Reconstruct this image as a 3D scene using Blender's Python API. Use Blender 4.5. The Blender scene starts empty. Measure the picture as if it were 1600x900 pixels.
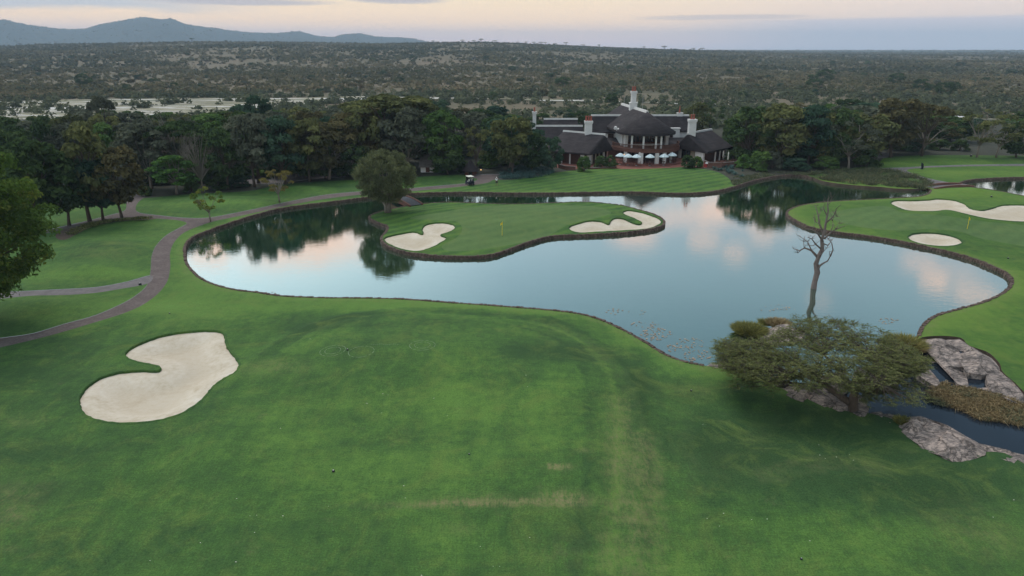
import bpy, bmesh, math, random, itertools
import numpy as np
from mathutils import Vector, Matrix
from mathutils.geometry import delaunay_2d_cdt

# ------------------------------------------------------------------ camera, world, sun, exposure
scene = bpy.context.scene
COL = scene.collection
PI = math.pi
CAM_H = 27.0
PITCH = math.radians(19.0)
FOC = 1081.0
cam_data = bpy.data.cameras.new('camera')
cam = bpy.data.objects.new('camera', cam_data)
COL.objects.link(cam)
cam.location = (0, 0, CAM_H)
cam.rotation_euler = (PI / 2 - PITCH, 0, 0)
cam_data.sensor_width = 36.0
cam_data.lens = 36.0 * FOC / 1600.0
cam_data.clip_start = 0.5
cam_data.clip_end = 60000
scene.camera = cam

scene.view_settings.view_transform = 'Standard'
scene.view_settings.look = 'None'
scene.view_settings.exposure = 0.22
scene.view_settings.gamma = 1.0

sinp, cosp = math.sin(PITCH), math.cos(PITCH)


def ray(px, py):
    x = (px - 800.0) / FOC
    y = (450.0 - py) / FOC
    return (x, cosp + y * sinp, -sinp + y * cosp)


def P(px, py, z=0.0):
    d = ray(px, py)
    t = (z - CAM_H) / d[2]
    return (d[0] * t, d[1] * t)


def PY(px, py, Y):
    d = ray(px, py)
    t = Y / d[1]
    return (d[0] * t, Y, CAM_H + d[2] * t)


def azel(px, py, mirror=False):
    d = ray(px, py)
    az = math.atan2(d[0], d[1])
    el = math.asin(d[2] / math.sqrt(d[0] ** 2 + d[1] ** 2 + d[2] ** 2))
    return az, (-el if mirror else el)


# ---- small node helper
class NT:
    def __init__(s, tree):
        s.t = tree
        s.n = tree.nodes
        s.l = tree.links
        s.n.clear()

    def new(s, typ, **kw):
        nd = s.n.new(typ)
        ins = kw.pop('ins', {})
        for k, v in kw.items():
            setattr(nd, k, v)
        for k, v in ins.items():
            if hasattr(v, 'is_output') or isinstance(v, bpy.types.NodeSocket):
                s.l.new(v, nd.inputs[k])
            else:
                nd.inputs[k].default_value = v
        return nd

    def m(s, op, a, b=None, c=None, clamp=False):
        nd = s.n.new('ShaderNodeMath')
        nd.operation = op
        nd.use_clamp = clamp
        for i, v in enumerate((a, b, c)):
            if v is None:
                continue
            if isinstance(v, bpy.types.NodeSocket):
                s.l.new(v, nd.inputs[i])
            else:
                nd.inputs[i].default_value = v
        return nd.outputs[0]

    def ramp(s, fac, stops, interp='LINEAR'):
        nd = s.n.new('ShaderNodeValToRGB')
        cr = nd.color_ramp
        cr.interpolation = interp
        while len(cr.elements) < len(stops):
            cr.elements.new(0.5)
        for e, (p, c) in zip(cr.elements, stops):
            e.position = p
            e.color = (c[0], c[1], c[2], 1) if len(c) == 3 else c
        s.l.new(fac, nd.inputs[0])
        return nd.outputs[0]

    def mix(s, fac, a, b, blend='MIX'):
        nd = s.n.new('ShaderNodeMix')
        nd.data_type = 'RGBA'
        nd.blend_type = blend
        nd.clamp_factor = True
        for i, v in ((0, fac), (6, a), (7, b)):
            if isinstance(v, bpy.types.NodeSocket):
                s.l.new(v, nd.inputs[i])
            elif i == 0:
                nd.inputs[0].default_value = v
            else:
                nd.inputs[i].default_value = (v[0], v[1], v[2], 1)
        return nd.outputs[2]

    def maprange(s, v, a, b, c=0.0, d=1.0, smooth=True):
        nd = s.n.new('ShaderNodeMapRange')
        nd.interpolation_type = 'SMOOTHSTEP' if smooth else 'LINEAR'
        s.l.new(v, nd.inputs[0])
        for i, q in enumerate((a, b, c, d)):
            nd.inputs[i + 1].default_value = q
        return nd.outputs[0]

    def noise(s, vec, scale, detail=4.0, rough=0.55, dist=0.0):
        nd = s.new('ShaderNodeTexNoise', ins={'Scale': scale, 'Detail': detail, 'Roughness': rough, 'Distortion': dist})
        s.l.new(vec, nd.inputs['Vector'])
        return nd.outputs[0]


def srgb(r, g, b):
    f = lambda c: (c / 255.0 / 12.92) if c <= 10.3 else ((c / 255.0 + 0.055) / 1.055) ** 2.4
    return (f(r), f(g), f(b))


# ---- world: dusk sky, pale peach above the horizon, blue-grey higher up, soft clouds
world = bpy.data.worlds.new('World')
scene.world = world
world.use_nodes = True
w = NT(world.node_tree)
tc = w.new('ShaderNodeTexCoord')
sep = w.new('ShaderNodeSeparateXYZ', ins={0: tc.outputs['Generated']})
X, Y, Z = sep.outputs
el = w.m('ARCSINE', Z)                      # radians
az = w.m('ARCTAN2', X, Y)
deg = math.radians(1)
elf = w.maprange(el, 0.0, math.radians(90), 0, 1, smooth=False)
sc_ = lambda c, s: tuple(q * s for q in c)
d90 = lambda a: max(0.0, a / 90.0)
SKYCOL = [(0.0, sc_(srgb(220, 196, 198), 1.35)), (d90(0.7), sc_(srgb(238, 200, 186), 1.42)), (d90(2.0), sc_(srgb(246, 208, 166), 1.38)), (d90(4.3), sc_(srgb(240, 220, 182), 1.08)),
          (d90(9), srgb(226, 226, 216)), (d90(13), srgb(200, 214, 222)), (d90(17), srgb(176, 202, 212)), (d90(22), srgb(146, 176, 190)), (d90(30), srgb(134, 160, 176)), (d90(50), srgb(182, 196, 208)), (1.0, srgb(190, 200, 212))]
base = w.ramp(elf, SKYCOL)
# brighter towards the set sun (left), duller to the right, at all heights above a few degrees
side = w.maprange(az, math.radians(-30), math.radians(26), 1.0, 0.0)
high = w.maprange(el, math.radians(6), math.radians(13), 0.0, 1.0)
sidecol = w.ramp(side, [(0.0, (0.62, 0.66, 0.69)), (0.45, (0.9, 0.92, 0.95)), (1.0, (1.9, 1.78, 1.68))])
base = w.mix(high, base, w.mix(1.0, base, sidecol, 'MULTIPLY'))
# cool right-hand end of the low strip
lowr = w.m('MULTIPLY', w.maprange(az, math.radians(2), math.radians(34), 0, 1), w.m('SUBTRACT', 1.0, high))
base = w.mix(w.m('MULTIPLY', lowr, 0.55), base, sc_(srgb(222, 206, 206), 1.1))
comb = w.new('ShaderNodeCombineXYZ', ins={0: az, 1: w.m('MULTIPLY', el, 5.0), 2: 0.0})
n1 = w.noise(comb.outputs[0], 5.0, 6, 0.6)
n2 = w.noise(comb.outputs[0], 48.0, 5, 0.6)
wob = w.m('MULTIPLY', w.m('SUBTRACT', n1, 0.5), 0.03)
elw = w.m('ADD', el, wob)
# grey-blue cloud bank top left
a_l = azel(430, 20)[0]
bank = w.m('MULTIPLY', w.maprange(az, azel(150, 20)[0], azel(470, 20)[0], 1, 0), w.maprange(elw, math.radians(2.2), math.radians(2.9), 0, 1))
bank = w.m('MULTIPLY', bank, w.maprange(el, math.radians(5.5), math.radians(9), 1, 0))
base = w.mix(w.m('MULTIPLY', bank, 0.9), base, sc_(srgb(200, 203, 210), .92))
# lavender band on the right
elr = w.m('ADD', el, w.m('MULTIPLY', wob, 0.25))
band = w.m('MULTIPLY', w.maprange(az, azel(1020, 50)[0], azel(1330, 50)[0], 0, 1), w.maprange(elr, math.radians(1.9), math.radians(2.25), 1, 0))
base = w.mix(w.m('MULTIPLY', band, 0.85), base, sc_(srgb(208, 198, 204), 1.05))
# thin grey streaks
for (cx, cy, rx, ry, amt) in ((380, 3, 130, 5, .8), (620, 1, 75, 5, .8), (1130, 27, 130, 4, .5), (60, 38, 120, 3, .0)):
    a0, e0 = azel(cx, cy)
    ra = rx / FOC
    re = ry / FOC
    dd = w.m('ADD', w.m('POWER', w.m('DIVIDE', w.m('SUBTRACT', az, a0), ra), 2.0), w.m('POWER', w.m('DIVIDE', w.m('SUBTRACT', w.m('ADD', el, w.m('MULTIPLY', wob, .15)), e0), re), 2.0))
    base = w.mix(w.m('MULTIPLY', w.maprange(dd, 0.1, 1.3, 1, 0), amt), base, sc_(srgb(188, 180, 188), .9))
# warm cumulus higher up: the pond mirrors them
CLOUDS = [  # reflected pixel, radii in px, strength
    (500, 345, 60, 45, 1.0), (480, 385, 100, 30, .9), (330, 375, 45, 40, 1.0), (560, 390, 40, 18, .6), (1150, 328, 60, 18, .95), (1085, 338, 60, 12, .75), (1020, 343, 50, 11, .7), (1200, 352, 40, 10, .6),
    (1270, 345, 60, 12, .6), (990, 372, 45, 10, .8), (1100, 377, 27, 8, .95), (1190, 372, 20, 7, .6), (1148, 396, 24, 8, .8), (985, 350, 40, 18, .8),
    (1435, 410, 26, 9, .7), (1460, 441, 22, 10, .95), (1520, 462, 36, 12, .7), (1490, 425, 40, 10, .35), (1280, 470, 22, 8, .35), (720, 372, 60, 14, .7), (430, 410, 60, 12, .5)]
wv = w.m('MULTIPLY', w.m('SUBTRACT', n2, 0.5), 2.2)
wv1 = w.m('MULTIPLY', w.m('SUBTRACT', n1, 0.5), 0.5)
wv = w.m('ADD', wv, wv1)
tot = None
for (cx, cy, rx, ry, amt) in CLOUDS:
    a0, e0 = azel(cx, cy, True)
    dd = w.m('ADD', w.m('POWER', w.m('DIVIDE', w.m('SUBTRACT', az, a0), 1.1 * rx / FOC), 2.0), w.m('POWER', w.m('DIVIDE', w.m('SUBTRACT', el, e0), 1.1 * ry / FOC), 2.0))
    q = w.m('MULTIPLY', w.maprange(w.m('ADD', dd, wv), 0.15, 1.1, 1, 0), amt)
    tot = q if tot is None else w.m('MAXIMUM', tot, q)
base = w.mix(w.m('MULTIPLY', tot, 0.9), base, sc_(srgb(255, 208, 182), 1.15))
below = w.maprange(el, math.radians(-0.6), math.radians(-0.05), 1, 0)
base = w.mix(below, base, srgb(140, 150, 160))
SKY_UP = 1.0
bright = w.m('ADD', 1.08, w.m('MULTIPLY', w.maprange(el, math.radians(20), math.radians(55), 0, 1), 0.25))
bg = w.new('ShaderNodeBackground', ins={'Color': base, 'Strength': bright})
wo = w.new('ShaderNodeOutputWorld', ins={0: bg.outputs[0]})

sun_d = bpy.data.lights.new('sun', 'SUN')
sun_d.energy = 1.6
sun_d.angle = math.radians(28)
sun_d.color = (1.0, 0.93, 0.86)
sun = bpy.data.objects.new('sun', sun_d)
COL.objects.link(sun)
# light comes from ahead and a little to the left, high and very soft
_sd = Vector((math.sin(math.radians(-25)) * math.cos(math.radians(52)), math.cos(math.radians(-25)) * math.cos(math.radians(52)), math.sin(math.radians(52))))
sun.rotation_euler = (-_sd).to_track_quat('-Z', 'Y').to_euler()
sun.location = (0, 100, 200)

# ------------------------------------------------------------------ helpers
rng = np.random.default_rng(7)
random.seed(7)


def setp(o, label=None, cat=None, group=None, kind=None):
    if label:
        o['label'] = label
    if cat:
        o['category'] = cat
    if group:
        o['group'] = group
    if kind:
        o['kind'] = kind
    return o


def mesh_np(name, V, F, smooth=False, attrs=None):
    """V (n,3) array, F (m,k) int array or list of such arrays."""
    me = bpy.data.meshes.new(name)
    V = np.asarray(V, dtype=np.float32)
    Fs = [np.asarray(f, dtype=np.int32) for f in (F if isinstance(F, list) else [F])]
    me.vertices.add(len(V))
    me.vertices.foreach_set('co', V.ravel())
    loops = np.concatenate([f.ravel() for f in Fs])
    tot = np.concatenate([np.full(len(f), f.shape[1], dtype=np.int32) for f in Fs])
    start = np.concatenate([[0], np.cumsum(tot)[:-1]]).astype(np.int32)
    me.loops.add(len(loops))
    me.loops.foreach_set('vertex_index', loops)
    me.polygons.add(len(tot))
    me.polygons.foreach_set('loop_start', start)
    try:
        me.polygons.foreach_set('loop_total', tot)
    except Exception:
        pass
    for k, (dom, arr) in (attrs or {}).items():
        a = me.attributes.new(k, 'FLOAT', dom)
        a.data.foreach_set('value', np.asarray(arr, dtype=np.float32))
    me.update(calc_edges=True)
    me.validate()
    me.polygons.foreach_set('use_smooth', np.full(len(me.polygons), smooth, dtype=bool))
    return me


def link(name, me, mat=None, parent=None, loc=None):
    o = bpy.data.objects.new(name, me)
    COL.objects.link(o)
    if mat is not None and me is not None and len(me.materials) == 0:
        me.materials.append(mat)
    if parent is not None:
        o.parent = parent
    if loc is not None:
        o.location = loc
    return o


def empty(name, loc=(0, 0, 0), rz=0.0, label=None, cat=None, group=None):
    o = bpy.data.objects.new(name, None)
    o.empty_display_size = 0.5
    COL.objects.link(o)
    o.location = loc
    o.rotation_euler = (0, 0, rz)
    return setp(o, label, cat, group)


class MB:
    """collects simple solids, then links them as one mesh object"""
    def __init__(s):
        s.v = []
        s.f = []

    def add(s, vs, fs):
        b = len(s.v)
        s.v += [tuple(p) for p in vs]
        s.f += [tuple(b + i for i in f) for f in fs]
        return s

    def box(s, c, d, rz=0.0, taper=1.0):
        cx, cy, cz = c
        hx, hy, hz = d[0] / 2, d[1] / 2, d[2] / 2
        vs = []
        for k, (sx, sy, sz) in enumerate(((-1, -1, -1), (1, -1, -1), (1, 1, -1), (-1, 1, -1), (-1, -1, 1), (1, -1, 1), (1, 1, 1), (-1, 1, 1))):
            tp = taper if sz > 0 else 1.0
            x, y = sx * hx * tp, sy * hy * tp
            vs.append((cx + x * math.cos(rz) - y * math.sin(rz), cy + x * math.sin(rz) + y * math.cos(rz), cz + sz * hz))
        return s.add(vs, [(0, 3, 2, 1), (4, 5, 6, 7), (0, 1, 5, 4), (1, 2, 6, 5), (2, 3, 7, 6), (3, 0, 4, 7)])

    def tube(s, pts, radii, n=6, cap=True):
        pts = [Vector(p) for p in pts]
        m = len(pts)
        if not hasattr(radii, '__len__'):
            radii = [radii] * m
        vs = []
        ref = Vector((0.13, 0.31, 0.94))
        for i, p in enumerate(pts):
            t = (pts[min(i + 1, m - 1)] - pts[max(i - 1, 0)])
            if t.length < 1e-9:
                t = Vector((0, 0, 1))
            t.normalize()
            a = t.cross(ref)
            if a.length < 0.05:
                a = t.cross(Vector((1, 0, 0)))
            a.normalize()
            b = t.cross(a)
            for k in range(n):
                an = 2 * PI * k / n
                vs.append(p + (a * math.cos(an) + b * math.sin(an)) * radii[i])
        fs = []
        for i in range(m - 1):
            for k in range(n):
                k2 = (k + 1) % n
                fs.append((i * n + k, i * n + k2, (i + 1) * n + k2, (i + 1) * n + k))
        if cap:
            fs.append(tuple(range(n - 1, -1, -1)))
            fs.append(tuple((m - 1) * n + k for k in range(n)))
        return s.add(vs, fs)

    def prism(s, poly, z0, z1):
        n = len(poly)
        vs = [(p[0], p[1], z0) for p in poly] + [(p[0], p[1], z1) for p in poly]
        fs = [tuple(range(n - 1, -1, -1)), tuple(range(n, 2 * n))]
        for i in range(n):
            j = (i + 1) % n
            fs.append((i, j, n + j, n + i))
        return s.add(vs, fs)

    def lathe(s, c, prof, n=12):
        """prof: list of (r,z)"""
        vs = []
        for r, z in prof:
            for k in range(n):
                an = 2 * PI * k / n
                vs.append((c[0] + r * math.cos(an), c[1] + r * math.sin(an), c[2] + z))
        fs = []
        for i in range(len(prof) - 1):
            for k in range(n):
                k2 = (k + 1) % n
                fs.append((i * n + k, i * n + k2, (i + 1) * n + k2, (i + 1) * n + k))
        fs.append(tuple(range(n - 1, -1, -1)))
        fs.append(tuple((len(prof) - 1) * n + k for k in range(n)))
        return s.add(vs, fs)

    def mesh(s, name, smooth=False):
        me = bpy.data.meshes.new(name)
        me.from_pydata(s.v, [], s.f)
        me.update()
        if smooth:
            me.polygons.foreach_set('use_smooth', np.full(len(me.polygons), True, dtype=bool))
        return me

    def build(s, name, mat, parent=None, smooth=False, loc=None):
        return link(name, s.mesh(name, smooth), mat, parent, loc)


def copy_tree(o, parent=None):
    c = o.copy()
    COL.objects.link(c)
    if parent is not None:
        c.parent = parent
    for ch in list(o.children):
        copy_tree(ch, c)
    return c


# ---- numpy value noise
_perm = rng.permutation(512)
_vals = rng.random(512)


def vnoise(x, y, seed=0):
    xi = np.floor(x).astype(int)
    yi = np.floor(y).astype(int)
    xf = x - xi
    yf = y - yi
    u = xf * xf * (3 - 2 * xf)
    v = yf * yf * (3 - 2 * yf)

    def hsh(a, b):
        return _vals[(_perm[(a + seed * 31) & 511] + b * 57 + (a * b) % 7) & 511]
    return (hsh(xi, yi) * (1 - u) + hsh(xi + 1, yi) * u) * (1 - v) + (hsh(xi, yi + 1) * (1 - u) + hsh(xi + 1, yi + 1) * u) * v


def fbm(x, y, scale, octv=4, seed=0, rough=0.5):
    s = 0
    a = 1.0
    t = 0
    for o in range(octv):
        s = s + a * vnoise(x * scale + 17.3 * o, y * scale - 9.1 * o, seed + o)
        t += a
        a *= rough
        scale *= 2.03
    return s / t


def sstep(x, a, b):
    t = np.clip((x - a) / (b - a), 0, 1)
    return t * t * (3 - 2 * t)


def inpoly(px, py, poly):
    poly = np.asarray(poly)
    res = np.zeros(len(px), dtype=bool)
    bx0, by0 = poly.min(0)
    bx1, by1 = poly.max(0)
    cand = np.where((px >= bx0) & (px <= bx1) & (py >= by0) & (py <= by1))[0]
    if not len(cand):
        return res
    x = px[cand]
    y = py[cand]
    r = np.zeros(len(cand), dtype=bool)
    n = len(poly)
    for i in range(n):
        x1, y1 = poly[i]
        x2, y2 = poly[(i + 1) % n]
        if y1 == y2:
            continue
        c = ((y1 > y) != (y2 > y)) & (x < (x2 - x1) * (y - y1) / (y2 - y1) + x1)
        r ^= c
    res[cand] = r
    return res


def polydist(px, py, line, closed=True, maxd=40.0):
    line = np.asarray(line, dtype=float)
    d2 = np.full(len(px), maxd ** 2)
    n = len(line)
    x0, y0 = line.min(0) - maxd
    x1, y1 = line.max(0) + maxd
    cand = np.where((px > x0) & (px < x1) & (py > y0) & (py < y1))[0]
    if not len(cand):
        return np.sqrt(d2)
    x = px[cand]
    y = py[cand]
    dd = np.full(len(cand), maxd ** 2)
    for i in range(n if closed else n - 1):
        a = line[i]
        b = line[(i + 1) % n]
        ab = b - a
        L = (ab ** 2).sum() + 1e-9
        t = np.clip(((x - a[0]) * ab[0] + (y - a[1]) * ab[1]) / L, 0, 1)
        dd = np.minimum(dd, (x - a[0] - t * ab[0]) ** 2 + (y - a[1] - t * ab[1]) ** 2)
    d2[cand] = dd
    return np.sqrt(d2)


def smooth_line(pts, step, closed=True):
    """Catmull-Rom through pts resampled about every step metres"""
    pts = [np.array(p, dtype=float) for p in pts]
    n = len(pts)
    out = []
    for i in range(n if closed else n - 1):
        if closed:
            p0, p1, p2, p3 = pts[i - 1], pts[i], pts[(i + 1) % n], pts[(i + 2) % n]
        else:
            p0, p1, p2, p3 = pts[max(i - 1, 0)], pts[i], pts[i + 1], pts[min(i + 2, n - 1)]
        # centripetal
        t0 = 0
        t1 = t0 + max(np.linalg.norm(p1 - p0), 1e-6) ** .5
        t2 = t1 + max(np.linalg.norm(p2 - p1), 1e-6) ** .5
        t3 = t2 + max(np.linalg.norm(p3 - p2), 1e-6) ** .5
        k = max(1, int(math.ceil(np.linalg.norm(p2 - p1) / step)))
        for j in range(k):
            t = t1 + (t2 - t1) * j / k
            A1 = (t1 - t) / (t1 - t0) * p0 + (t - t0) / (t1 - t0) * p1 if t1 > t0 else p1
            A2 = (t2 - t) / (t2 - t1) * p1 + (t - t1) / (t2 - t1) * p2
            A3 = (t3 - t) / (t3 - t2) * p2 + (t - t2) / (t3 - t2) * p3 if t3 > t2 else p2
            B1 = (t2 - t) / (t2 - t0) * A1 + (t - t0) / (t2 - t0) * A2
            B2 = (t3 - t) / (t3 - t1) * A2 + (t - t1) / (t3 - t1) * A3
            out.append((t2 - t) / (t2 - t1) * B1 + (t - t1) / (t2 - t1) * B2)
    if not closed:
        out.append(pts[-1])
    return np.array(out)
# ------------------------------------------------------------------ materials
def material(name):
    m = bpy.data.materials.new(name)
    m.use_nodes = True
    return m, NT(m.node_tree)


def finish(k, color, rough=0.9, bump=None, bump_str=0.3, bump_dist=0.05, spec=0.3, metallic=0.0, emit=None, emit_str=0.0):
    bs = k.new('ShaderNodeBsdfPrincipled')
    for nm, v in (('Base Color', color), ('Roughness', rough), ('Specular IOR Level', spec), ('Metallic', metallic)):
        if isinstance(v, bpy.types.NodeSocket):
            k.l.new(v, bs.inputs[nm])
        elif nm == 'Base Color':
            bs.inputs[nm].default_value = (v[0], v[1], v[2], 1)
        else:
            bs.inputs[nm].default_value = v
    if emit is not None:
        bs.inputs['Emission Color'].default_value = (*emit, 1)
        bs.inputs['Emission Strength'].default_value = emit_str
    if bump is not None:
        b = k.new('ShaderNodeBump', ins={'Strength': bump_str, 'Distance': bump_dist, 'Height': bump})
        k.l.new(b.outputs[0], bs.inputs['Normal'])
    k.new('ShaderNodeOutputMaterial', ins={0: bs.outputs[0]})
    return bs


def pos(k):
    return k.new('ShaderNodeNewGeometry').outputs['Position']


def objco(k):
    return k.new('ShaderNodeTexCoord').outputs['Object']


def scaled(k, v, s, rot=(0, 0, 0)):
    return k.new('ShaderNodeMapping', ins={'Vector': v, 'Scale': s, 'Rotation': rot}).outputs[0]


def attr(k, n):
    return k.new('ShaderNodeAttribute', attribute_name=n).outputs['Fac']


def simple(name, col, rough=0.8, var=0.25, scale=4.0, spec=0.3, bump_str=0.2, metallic=0.0, stretch=(1, 1, 1), bd=0.03):
    m, k = material(name)
    v = scaled(k, objco(k), stretch)
    n = k.noise(v, scale, 5, 0.6)
    n2 = k.noise(v, scale * 7, 3, 0.6)
    f = k.m('ADD', k.m('MULTIPLY', n, 0.7), k.m('MULTIPLY', n2, 0.3))
    c = k.ramp(f, [(0.3, tuple(q * (1 - var) for q in col)), (0.7, tuple(min(1, q * (1 + var)) for q in col))])
    finish(k, c, rough, f, bump_str, bd, spec, metallic)
    return m


def grass_material(name, a, b, c, tan=(0.20, 0.165, 0.085), fine=1.0, dry=0.35, stripes=0.0):
    m, k = material(name)
    p = pos(k)
    big = k.noise(p, 0.035, 3, 0.5)
    st = k.noise(scaled(k, p, (0.5, 1.4, 1), (0, 0, 0.5)), 0.16, 5, 0.62, 0.6)
    st2 = k.noise(scaled(k, p, (2.2, 0.5, 1), (0, 0, -0.25)), 0.35, 5, 0.65, 0.4)
    mid = k.noise(p, 1.1, 6, 0.7)
    fn = k.noise(p, 9.0, 4, 0.75)
    vf = k.noise(p, 45.0, 2, 0.7)
    gr = k.noise(scaled(k, p, (5.0, 0.5, 1), (0, 0, -0.12)), 2.2, 5, 0.7, 0.3)
    gr2 = k.noise(scaled(k, p, (0.6, 5.0, 1), (0, 0, 0.35)), 1.6, 5, 0.7, 0.3)
    f = k.m('ADD', k.m('MULTIPLY', big, 0.20), k.m('MULTIPLY', st, 0.22))
    f = k.m('ADD', f, k.m('ADD', k.m('MULTIPLY', gr, 0.13), k.m('MULTIPLY', gr2, 0.11)))
    f = k.m('ADD', f, k.m('MULTIPLY', st2, 0.14))
    f = k.m('ADD', f, k.m('MULTIPLY', mid, 0.20))
    mow_shade = attr(k, 'mow_shade')
    f = k.m('ADD', f, k.m('MULTIPLY', mow_shade, 0.12))
    if stripes:
        wv = k.new('ShaderNodeTexWave', ins={'Vector': scaled(k, p, (1, 1, 1), (0, 0, 0.9)), 'Scale': 0.12, 'Distortion': 0.6, 'Detail': 1.0, 'Detail Scale': 0.4})
        f = k.m('ADD', f, k.m('MULTIPLY', k.m('SUBTRACT', wv.outputs['Fac'], 0.5), stripes))
    col = k.ramp(f, [(0.32, tuple(q * 0.8 for q in a)), (0.42, a), (0.5, b), (0.58, c), (0.68, tuple(q * 1.15 for q in c))])
    yel = k.maprange(k.noise(p, 0.24, 7, 0.75, 1.2), 0.46, 0.70, 0, 0.5)
    col = k.mix(yel, col, tuple(0.6 * x + 0.4 * y for x, y in zip(c, (0.15, 0.15, 0.04))))
    spk = k.m('ADD', k.m('MULTIPLY', fn, 0.55), k.m('MULTIPLY', vf, 0.45))
    spk = k.maprange(spk, 0.3, 0.7, 1 - 0.42 * fine, 1 + 0.42 * fine, smooth=False)
    comb_ = k.new('ShaderNodeCombineXYZ', ins={0: spk, 1: spk, 2: spk})
    col = k.mix(1.0, col, comb_.outputs[0], 'MULTIPLY')
    worn = attr(k, 'worn')
    wn = k.m('ADD', k.m('MULTIPLY', k.noise(p, 0.9, 7, 0.75, 0.5), 0.5), k.m('MULTIPLY', k.noise(scaled(k, p, (3.5, 0.8, 1)), 1.6, 6, 0.8), 0.5))
    wm = k.m('MULTIPLY', worn, k.maprange(wn, 0.40, 0.62, 0.05, 1.0))
    wm = k.m('MINIMUM', k.m('MULTIPLY', wm, 0.62), 0.82)
    drn = k.maprange(k.noise(p, 0.45, 8, 0.8), 0.56, 0.78, 0, dry)
    wm = k.m('MAXIMUM', wm, drn)
    col = k.mix(wm, col, k.mix(k.maprange(k.noise(p, 6.0, 5, 0.7), 0.4, 0.6), tan, tuple(0.5 * q + 0.5 * r_ for q, r_ in zip(tan, c))))
    hb = k.m('ADD', k.m('MULTIPLY', fn, 0.6), vf)
    finish(k, col, 0.95, hb, 0.35, 0.06, 0.15)
    return m


M = {}
M['lawn'] = grass_material('lawn_grass', (0.031, 0.070, 0.022), (0.050, 0.108, 0.026), (0.082, 0.158, 0.032), fine=1.55)
M['lawn_right'] = grass_material('right_bank_grass', (0.038, 0.084, 0.020), (0.060, 0.122, 0.023), (0.092, 0.160, 0.028), fine=0.7)
M['lawn_far'] = grass_material('mown_grass', (0.032, 0.076, 0.021), (0.050, 0.112, 0.024), (0.078, 0.150, 0.027), fine=0.6, dry=0.15, stripes=0.10)
M['green'] = grass_material('green_grass', (0.062, 0.110, 0.036), (0.078, 0.132, 0.042), (0.095, 0.152, 0.048), fine=0.3, dry=0.0, stripes=0.05)


def sand_material():
    m, k = material('bunker_sand')
    p = pos(k)
    a = k.noise(p, 0.35, 4, 0.6, 0.5)
    b = k.noise(p, 2.5, 5, 0.6)
    c = k.noise(p, 30, 2, 0.6)
    rk = k.new('ShaderNodeTexWave', ins={'Vector': p, 'Scale': 1.2, 'Distortion': 6.0, 'Detail': 2.0, 'Detail Scale': 0.25}).outputs['Fac']
    f = k.m('ADD', k.m('MULTIPLY', a, 0.6), k.m('MULTIPLY', b, 0.4))
    col = k.ramp(f, [(0.33, (0.40, 0.33, 0.24)), (0.5, (0.50, 0.43, 0.34)), (0.66, (0.56, 0.50, 0.42))])
    dp = k.maprange(k.m('ADD', attr(k, 'mow_shade'), k.m('MULTIPLY', k.m('SUBTRACT', a, 0.5), 1.2)), 0.35, 0.75, 0, 0.5)
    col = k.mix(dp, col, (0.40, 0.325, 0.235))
    foot = k.new('ShaderNodeTexVoronoi', ins={'Vector': p, 'Scale': 2.2}).outputs['Distance']
    fm = k.m('MULTIPLY', k.maprange(foot, 0.0, 0.22, 1, 0), k.maprange(k.noise(p, 0.3, 3, 0.6), 0.52, 0.6, 0, 1))
    col = k.mix(k.m('MULTIPLY', fm, 0.35), col, (0.30, 0.25, 0.19))
    hh = k.m('ADD', k.m('MULTIPLY', rk, 0.5), k.m('MULTIPLY', c, 0.5))
    hh = k.m('SUBTRACT', hh, fm)
    finish(k, col, 0.95, hh, 0.3, 0.03, 0.2)
    return m


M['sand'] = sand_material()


def path_material():
    m, k = material('cart_path_brick')
    p = pos(k)
    a = k.noise(p, 0.5, 5, 0.65)
    v = k.new('ShaderNodeTexVoronoi', ins={'Vector': p, 'Scale': 5.5})
    f = k.m('ADD', k.m('MULTIPLY', a, 0.7), k.m('MULTIPLY', v.outputs['Color'], 0.3))
    col = k.ramp(f, [(0.3, (0.078, 0.058, 0.054)), (0.55, (0.112, 0.086, 0.080)), (0.75, (0.15, 0.12, 0.112))])
    finish(k, col, 0.9, v.outputs['Distance'], 0.3, 0.03, 0.25)
    return m


M['path'] = path_material()
M['path_grey'] = simple('cart_path_concrete', (0.13, 0.115, 0.115), 0.9, 0.35, 0.8)
M['floor'] = simple('forest_floor', (0.034, 0.034, 0.022), 0.95, 0.5, 0.35)
M['soil'] = simple('bed_soil', (0.075, 0.050, 0.036), 0.95, 0.5, 0.8)
M['brickpave'] = simple('brick_paving', (0.17, 0.062, 0.045), 0.9, 0.3, 1.5)
M['curb'] = simple('edge_curb', (0.13, 0.11, 0.10), 0.9, 0.3, 1.5)


def water_material(name, murk, f0, f1, tint=(0.96, 1.0, 1.0), bump=0.006, rough=0.015):
    m, k = material(name)
    p = pos(k)
    lw = k.new('ShaderNodeLayerWeight', ins={'Blend': 0.5})
    fac = k.maprange(lw.outputs['Facing'], 0.45, 0.85, f0, f1, smooth=False)
    n = k.noise(scaled(k, p, (0.6, 1.6, 1)), 1.3, 4, 0.6)
    n2 = k.noise(p, 0.12, 4, 0.6)
    b = k.new('ShaderNodeBump', ins={'Strength': 1.0, 'Distance': bump, 'Height': n})
    df = k.new('ShaderNodeBsdfDiffuse', ins={'Color': k.ramp(n2, [(0.3, tuple(q * .8 for q in murk)), (0.7, tuple(q * 1.2 for q in murk))])})
    gl = k.new('ShaderNodeBsdfGlossy', ins={'Color': (*tint, 1), 'Roughness': rough, 'Normal': b.outputs[0]})
    mx = k.new('ShaderNodeMixShader', ins={0: fac, 1: df.outputs[0], 2: gl.outputs[0]})
    k.new('ShaderNodeOutputMaterial', ins={0: mx.outputs[0]})
    return m


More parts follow.
